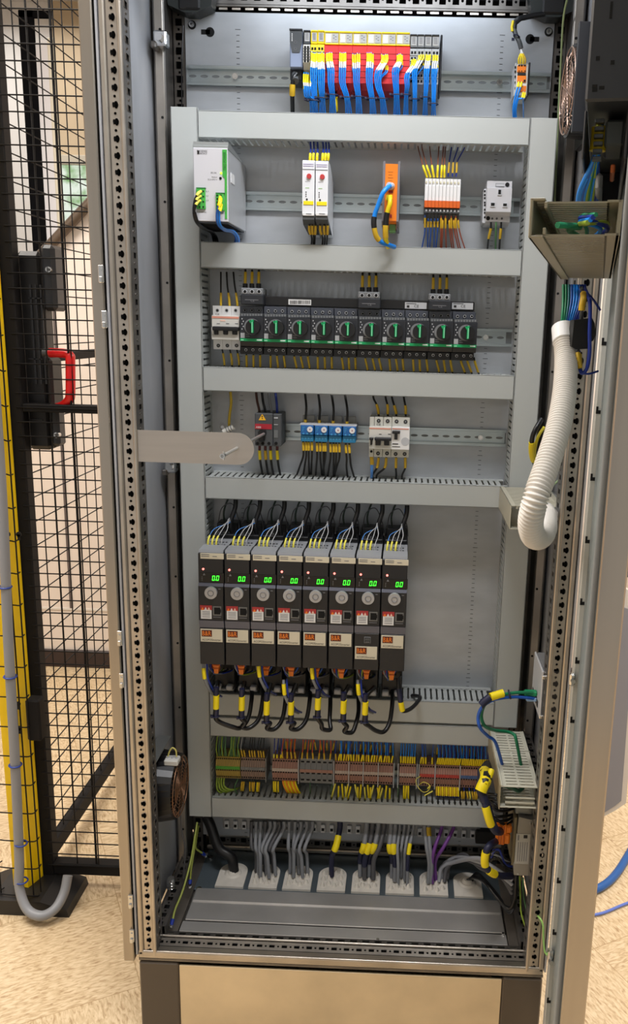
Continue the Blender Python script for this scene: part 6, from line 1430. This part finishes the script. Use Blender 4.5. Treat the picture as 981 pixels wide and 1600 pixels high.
wire('earth_wire','long thin green and yellow earth wire running down behind the upper right fan','wire',None,pp([(888,-10,.24),(880,30,.27),(876,100,.29),(873,160,.29),(866,330,.30)]),.0019,mat('faded_green_yellow_wire',(142,156,110),.45),n=6)
wire('black_wire','thin black wire hanging beside the plate, near the top left corner','wire',None,pp([(286,40,.31),(284,100,.30),(284,166,.31)]),.0016,BLKC,n=6)
# ================================================================= RIGHT SIDE DEVICES
def right_side():
    # connector box with green and blue network plugs
    x0,x1,y0,y1,z0,z1=.3585,.399,.022,.118,.722,.772
    z1=at(846,1046,.03).z; z0=at(848,1120,.03).z
    t=thing('network_box',(x1,.07,z0),'grey metal network box on the right side wall with green and blue plugs','network box')
    mb=MB(); mb.box(x0+.004,x1,y0,y1,z0+.003,z1-.001,mat('box_grey',(150,150,152),.4,.4),.003); mb.build('body',t)
    mb=MB(); mb.box(x0,x0+.004,y0-.001,y1,z0,z1,LGR,.002); mb.box(x0+.0005,x0+.012,y0-.002,y0+.004,z1-.016,z1-.008,SCRW,.001); mb.box(x0+.0005,x0+.012,y0-.002,y0+.004,z0,z0+.007,SCRW,.001); mb.build('connector_face',t)
    mb=MB()
    for k in range(4): mb.box(x0-.0006,x0,y0+.02+.018*k,y0+.032+.018*k,z0+.012,z0+.024,HOLE)
    mb.build('ports',t)
    Yp=.06; a=at(838,1083,Yp); b=at(838,1092,Yp); xe=x0
    a.x=xe;b.x=xe
    g=wire('green_network_cable','green network cable looping from the grey network box into the lower right duct','cable',None,[a]+pp([(820,1082,Yp-.01),(800,1083,Yp-.02),(775,1088,Yp-.03),(758,1100,Yp-.03),(752,1118,Yp-.02),(757,1134,.04),(772,1141,.08),(790,1143,.10),(802,1147,.10),(806,1155,.09)])+[Vector((.345,.10,.588))],.0032,mat('cable_green',(20,120,80),.4),n=8)
    MB().box(xe-.024,xe-.0,Yp-.006,Yp+.006,a.z-.005,a.z+.005,mat('plug_green',(20,140,90),.4),.002).build('plug',g)
    bl=wire('blue_network_cable','blue network cable looping from the grey network box down beside the green one','cable',None,[b]+pp([(822,1090,Yp-.01),(800,1089,Yp-.02),(772,1093,Yp-.034),(754,1104,Yp-.036),(747,1120,Yp-.03),(750,1137,.03),(762,1150,.06),(774,1160,.07)])+[Vector((.308,.10,.588))],.0032,mat('cable_blue',(30,90,190),.4),n=8)
    MB().box(xe-.02,xe-.0,Yp-.006,Yp+.006,b.z-.004,b.z+.004,mat('plug_pale_blue',(150,186,230),.4),.002).build('plug',bl)
    MB().tube(pp([(786,1083,Yp-.026),(776,1086,Yp-.03),(766,1089,Yp-.034)]),.0078,YEL,10).build('yellow_label',bl)
    MB().tube(pp([(766,1089,Yp-.034),(757,1096,Yp-.036),(752,1101,Yp-.036)]),.0074,NAVY,10).build('tape_wrap',bl)
    for q in ((796,1085,Yp-.022),(753,1100,Yp-.034)): MB().ring(at(*q),(1,0,.3),.0078,.0018,NAVY,14,5).build('cable_tie',bl)
    # line filter
    Yf=.05; X0,X1,Z0,Z1=R4(806,1276,833,1368,Yf)
    t=thing('line_filter',((X0+X1)/2,.16,Z0),'grey metal line filter with a small rating label at the lower right','line filter')
    z=lambda y:at(820,y,Yf).z
    FG=mat('filter_grey',(160,156,148),.4,.45)
    MB().prism([(X0+.002,z(1277)),(X1-.001,z(1282)),(X1+.002,z(1300)),(X1+.002,z(1340)),(X1-.002,z(1368)),(X0,z(1368)),(X0-.003,z(1352)),(X0+.001,z(1345)),(X0+.001,z(1295))],Yf,Yf+.10,FG).build('housing',t)
    mb=MB(); pbox(mb,805,1303,827,1350,Yf-.0006,Yf,mat('label_silver',(188,186,178),.4)); l=mb.build('rating_label',t)
    mb=MB()
    for k in range(5): pbox(mb,808.5+3.4*k,1316,809.6+3.4*k,1346,Yf-.001,Yf-.0005,GINK)
    pbox(mb,818,1305,824,1310,Yf-.001,Yf-.0005,INK); pbox(mb,809,1305,811,1313,Yf-.001,Yf-.0005,GINK); mb.build('label_print',l)
    mb=MB(); pdisc(mb,829,1287,2,Yf-.002,Yf,SCRW,10); pdisc(mb,809,1366,2,Yf-.002,Yf,SCRW,10); mb.build('screws',t)
    mb=MB(); mb.box(X0-.006,X0+.0,Yf+.004,Yf+.09,z(1355),z(1280),mat('filter_side_brass',(120,108,80),.5),.001); mb.build('terminal_side',t)
    mb=MB(); mb.box(X0-.004,X1-.004,Yf+.01,Yf+.09,z(1277),z(1266),mat('bracket_zinc',(150,152,150),.35,.8),.001); mb.build('top_bracket',t)
    # two orange plugs
    for k,(a,b,c_,d) in enumerate(((776,1291,800,1303),(775,1304,797,1320))):
        p=thing('orange_plug',at((a+c_)/2,d,Yf),('upper','lower')[k]+' orange plug on the left side of the grey line filter','plug')
        mb=MB(); pbox(mb,a,b,c_,d,Yf+.005,Yf+.022,ORG,.003); pbox(mb,a+3,b-1.5,c_-8,d+1.,Yf+.003,Yf+.02,ORG,.002); mb.build('plug_body',p)
        mb=MB()
        for j in range(3): pbox(mb,a+3+4*j,b+1,a+4.5+4*j,d-1,Yf+.002,Yf+.004,mat('dark_orange',(200,90,20),.5))
        mb.build('grip_ribs',p)
    # taped loom in front
    Y=.03
    wire('taped_cable_loom','thick black taped loom dropping past the open lower right duct to the orange plugs','cable loom',None,pp([(752,1205,.12),(752,1218,.06),(750,1232,.04),(756,1248,Y),(762,1264,Y),(767,1283,Y),(774,1297,Y),(782,1299,Yf+.01)]),.0085,NAVY,n=10)
    wire('yellow_taped_bundle','bundle wrapped in wide bright yellow tape at the right end of the terminal strip','cable loom',None,pp([(762,1196,.20),(757,1206,.10),(760,1215,.05),(754,1228,.035),(750,1238,.03)]),.011,BLK,[(.25,.95,YEL,1.08,'yellow_tape')],n=10)
    wire('yellow_cable_end','short wide yellow label sticking out beside the yellow-taped bundle','cable label',None,pp([(768,1203,.06),(765,1212,.05),(758,1226,.03)]),.006,YEL,n=8)
    w=wire('labelled_cable','black cable with a long yellow label hanging in front of the lowest duct','cable',None,pp([(757,1255,Y-.004),(760,1266,Y-.008),(765,1284,Y-.008),(770,1295,Y-.002)]),.0062,NAVY,[(.18,.8,YEL,1.3,'yellow_label')],n=10)
    w=wire('looping_black_cable','black cable with yellow labels looping left below the lower orange plug','cable',None,pp([(776,1314,Yf+.01),(764,1322,Y),(758,1336,Y-.004),(758,1352,Y-.002),(766,1362,Y),(780,1368,Y+.02),(798,1369,Y+.05)]),.0068,NAVY,[(.28,.5,YEL,1.2,'yellow_label'),(.62,.76,YEL,1.15,'yellow_label')],n=10)
    rr=random.Random(13)
    for k in range(9):
        a=rr.uniform(1240,1280); P=pp([(764+rr.uniform(-3,4),a,.06),(776,a+6+rr.uniform(-6,6),.05),(790,a+8+rr.uniform(-4,4),.06),(803,a+3,.08)])
        wire('black_filter_wire','black wire reaching right from the taped loom towards the line filter','wire','black wires above the orange plugs',P,.0028,BLKC,n=7,seg=5)
    for k in range(8):
        P=pp([(768+rr.uniform(-2,6),1326+4*k*.7,.05),(778+rr.uniform(-4,4),1334+rr.uniform(-8,10),.045),(790,1346+rr.uniform(-10,12),.06),(803,1334+4*k,.08)])
        wire('tangled_wire',('black','dark blue','black','grey','black','dark blue','black','black')[k]+' wire in the tangle left of the line filter','wire','tangle of wires left of the line filter',P,.0022,(BLKC,DBLUE,BLKC,GRC,BLKC,DBLUE,BLKC,BLKC)[k],n=6,seg=5)
    for k,(a,b) in enumerate(((812,1369),(817,1371))):
        wire('earth_wire','earth wire from under the line filter to the cabinet floor, '+('left','right')[k]+' one','wire',None,pp([(a,b,.12),(a+1,1400,.10),(a+3+4*k,1430,.08),(828,1466,.06)]),.0018,DGW if k else GYW,n=6)
    wire('earth_wire','green and yellow earth wire linking the right bottom corner to the door','wire',None,pp([(834,1428,.03),(842,1433,-.005),(848,1445,-.015),(849,1465,-.02),(851,1486,-.028),(857,1495,-.036)]),.0019,mat('bright_green_yellow',(150,200,110),.4),n=7)
    # left floor earth wires
    for k,(L_) in enumerate(([(308,1285,.25),(304,1310,.22),(298,1345,.17),(286,1390,.12),(274,1420,.09),(270,1436,.075)],[(306,1300,.25),(303,1330,.23),(299,1355,.20),(297,1376,.17)],[(310,1290,.27),(307,1310,.27),(306,1325,.27),(316,1333,.28)])):
        P=pp(L_); 
        w=wire('earth_wire','green and yellow earth wire down the left side of the cabinet floor, '+('longest','middle','shortest')[k]+' of three','wire',None,P,.0022,mat('old_green_yellow',(150,160,70),.45),n=7)
        e=P[-1]; d=(P[-1]-P[-2]).normalized(); MB().cyl(e,e+d*.014,.0042,DBLUE,10,r1=.003).cyl(e+d*.014+Vector((0,0,-.001)),e+d*.014+Vector((0,0,.004)),.005,SCRW,10).build('ring_lug',w)
    mb=MB(); c=atZ(267,1383,.235); mb.cyl((c.x,c.y,.225),(c.x,c.y,.252),.008,SCRW,14)
    for k in range(3): mb.ring((c.x,c.y,.23+.007*k),(0,0,1),.0085,.001,CHR,16,4)
    mb.build('levelling_bolt',cab)
right_side()
# ================================================================= BOTTOM CABLE ENTRIES
def bottom():
    # clamp rail behind the lowest duct
    Yc=.285; z=at(560,1294,Yc).z
    cl=MB(); X0,X1=at(348,1290,Yc).x,at(750,1300,Yc).x
    t=thing('cable_clamp_rail',((X0+X1)/2,Yc,z-.012),'grey cable clamp rail just below the lowest duct, with cables tied to it','clamp rail')
    mb=MB(); mb.box(X0,X1,Yc,Yc+.012,z-.014,z+.014,mat('clamp_zinc',(140,142,144),.4,.6),.001); mb.build('bar',t)
    x=X0+.01; k=0
    while x<X1-.01:
        mb=MB(); mb.box(x-.005,x+.005,Yc-.006,Yc,z-.012,z+.008,LGR,.001); mb.box(x-.003,x+.003,Yc-.008,Yc-.005,z-.006,z,HOLE); mb.build('clamp',t); x+=.020; k+=1
    MB().box(X1-.01,X1+.035,Yc-.01,Yc+.02,z-.022,z+.01,BLK,.002).build('end_block',t)
    # membranes
    gx=[362.5,414,466,519,572,624.5,677,730]
    G=[]
    nm=['leftmost','second','third','fourth','fifth','sixth','seventh','rightmost']
    ya,yb=atZ(565,1388+12,.2045).y+.0,atZ(565,1346+12,.2045).y
    for i,x in enumerate(gx):
        c=atZ(x,1368+(x-362)*.026+3,.2045); w=.0315; ya_=.2035; yb_=ya_+.083
        ya_=.2045; yb_=.2875
        pts=[(c.x-w,ya_),(c.x+w,ya_),(c.x+w,yb_-.028)]+[(c.x+w*math.cos(a),yb_-.028+.028*math.sin(a)) for a in [math.pi*j/12 for j in range(1,12)]]+[(c.x-w,yb_-.028)]
        o=thing('cable_gland_plate',(c.x,(ya_+yb_)/2,.2025),nm[i]+' white rubber cable entry plate in the cabinet floor','cable gland','white rubber cable entry plates')
        MB().prism(pts,.2025,.2075,GLND,'z').build('membrane',o)
        mb=MB()
        big=i in(0,7)
        if big:
            mb.cyl((c.x,ya_+.046,.2075),(c.x,ya_+.046,.211),.020,GLND,20,r1=.016); mb.cyl((c.x,ya_+.046,.211),(c.x,ya_+.046,.217),.013,GLND,16,r1=.009)
        else:
            for a in range(4):
                for b in range(3):
                    X=c.x-.0195+.013*a; Y=ya_+.016+.020*b+(.006 if a%2 else 0); mb.cyl((X,Y,.2075),(X,Y,.2165),.0062,GLND,9,r1=.002)
        mb.build('cable_cones',o); G.append(c)
    def cab_(x0,c,dx,dy,r,m_,lab,grp,sl=(),bulge=0,y0=1283):
        a=at(x0,y0,Yc-.012); e=Vector((c.x+dx,.2035+dy,.212))
        P=[a,a+Vector((0,-.004,-.018)),Vector(((a.x*.6+e.x*.4)+bulge,a.y-.03-abs(bulge)*.5,a.z-.045)),Vector((e.x+bulge*.3,e.y+.0,.262)),e]
        wire('cable',lab,'cable',grp,P,r,m_,sl,n=8,seg=6)
    # thick black cable
    wire('thick_black_cable','thick black mains cable entering the leftmost white floor plate','cable',None,[at(322,1275,.29),at(329,1290,.28),at(342,1325,.26),Vector((G[0].x-.005,.255,.245)),Vector((G[0].x+.002,.252,.212))],.0115,BLKC,n=12)
    for k in range(8): cab_(393+7.2*k,G[1],-.022+.0065*k,.05-.01*(k%3),.0042,GRC if k%3 else DGC,'grey cable dropping from the clamp rail into the second white floor plate','grey cables into the second floor plate',bulge=-.012 if k>3 else .0)
    for k in range(5): cab_(452+9*k,G[2],-.02+.010*k,.05-.014*(k%2),.0042,GRC,'grey cable dropping into the third white floor plate','grey cables into the third floor plate',bulge=-.010 if k>1 else .0)
    cab_(531,G[3],-.002,.045,.0062,NAVY,'black taped cable with a yellow label entering the fourth white floor plate',None,[(.35,.58,YEL,1.25,'yellow_label'),(.78,.97,GRC,.9,'grey_sheath')])
    for k in range(4): cab_(573+9*k,G[4],-.014+.010*k,.05-.01*(k%2),.0056,GRC if k%2==0 else DGC,'grey cable with a yellow label entering the fifth white floor plate','labelled cables into the fifth floor plate',[(.45,.62,YEL,1.3,'yellow_label'),(.62,.84,NAVY,1.2,'tape_wrap')] if k<3 else ())
    for k in range(6): cab_(611+7*k,G[5],-.018+.007*k,.05-.012*(k%3),.0036 if k>1 else .0054,GRC,'grey cable dropping into the sixth white floor plate','cables into the sixth floor plate',[(.45,.6,YEL,1.3,'yellow_label'),(.6,.82,NAVY,1.2,'tape_wrap')] if k in(0,1,5) else (),bulge=-.004)
    for k in range(2): cab_(664+6*k,G[6],-.012+.006*k,.035,.0044,GRC,'grey cable entering the left half of the seventh white floor plate','grey cables into the seventh floor plate',[(.2,.36,YELD,1.3,'yellow_label')] if k else ())
    for k in range(2): cab_(690+18*k,G[6],-.003+.008*k,.035+.01*k,.0040,PUR,'violet cable curving down into the seventh white floor plate, '+('left','right')[k]+' one',None,bulge=-.008)
    for k in range(4):
        e=Vector((G[6].x+.012+.006*k,.245+.01*(k%2),.212)); P=[e,e+Vector((.006,.01,.03)),e+Vector((.035,.0,.052+.004*k)),at(745+2*k,1341+5*k,.16),at(765+6*k,1352+6*k,.11),at(800,1375+7*k,.10)]
        wire('grey_arched_cable','pale grey cable arching right from the seventh white floor plate','cable','pale grey arched cables at the lower right',P,.0048,mat('pale_grey_cable',(158,160,166),.4) if k<2 else DGC,n=9)
    rr=random.Random(6)
    for k in range(7):
        e=Vector((G[7].x-.002+.002*k,.25,.214)); P=[e,e+Vector((.012,-.01,.014+.002*k)),at(756+4*k,1378+4*k,.15),at(776+3*k,1402+4*k,.11),at(795+1.5*k,1420-1*k,.09),at(806,1400-4*k,.09),at(808,1375-3*k,.10)]
        wire('black_looped_cable','thin black cable sweeping out of the rightmost white floor plate','cable','thin black cables looping at the lower right',P,.0030,BLKC,n=8)
bottom()
# ================================================================= one label for every repeat
ORD='first second third fourth fifth sixth seventh eighth ninth tenth eleventh twelfth thirteenth fourteenth fifteenth sixteenth seventeenth eighteenth nineteenth twentieth twenty-first twenty-second twenty-third'.split()
def number_repeats():
    by={}
    for o in bpy.data.objects:
        if o.parent is None and o.get('label'): by.setdefault((o['label'],o.get('group')),[]).append(o)
    for (l,g),L in by.items():
        if len(L)<2 or not g: continue
        L.sort(key=lambda o:o.location.x)
        for i,o in enumerate(L):
            w='leftmost' if i==0 else 'rightmost' if i==len(L)-1 else ORD[i]+' from left'
            o['label']=w+', '+l
number_repeats()
for o in bpy.data.objects:
    if '_o' in o: del o['_o']
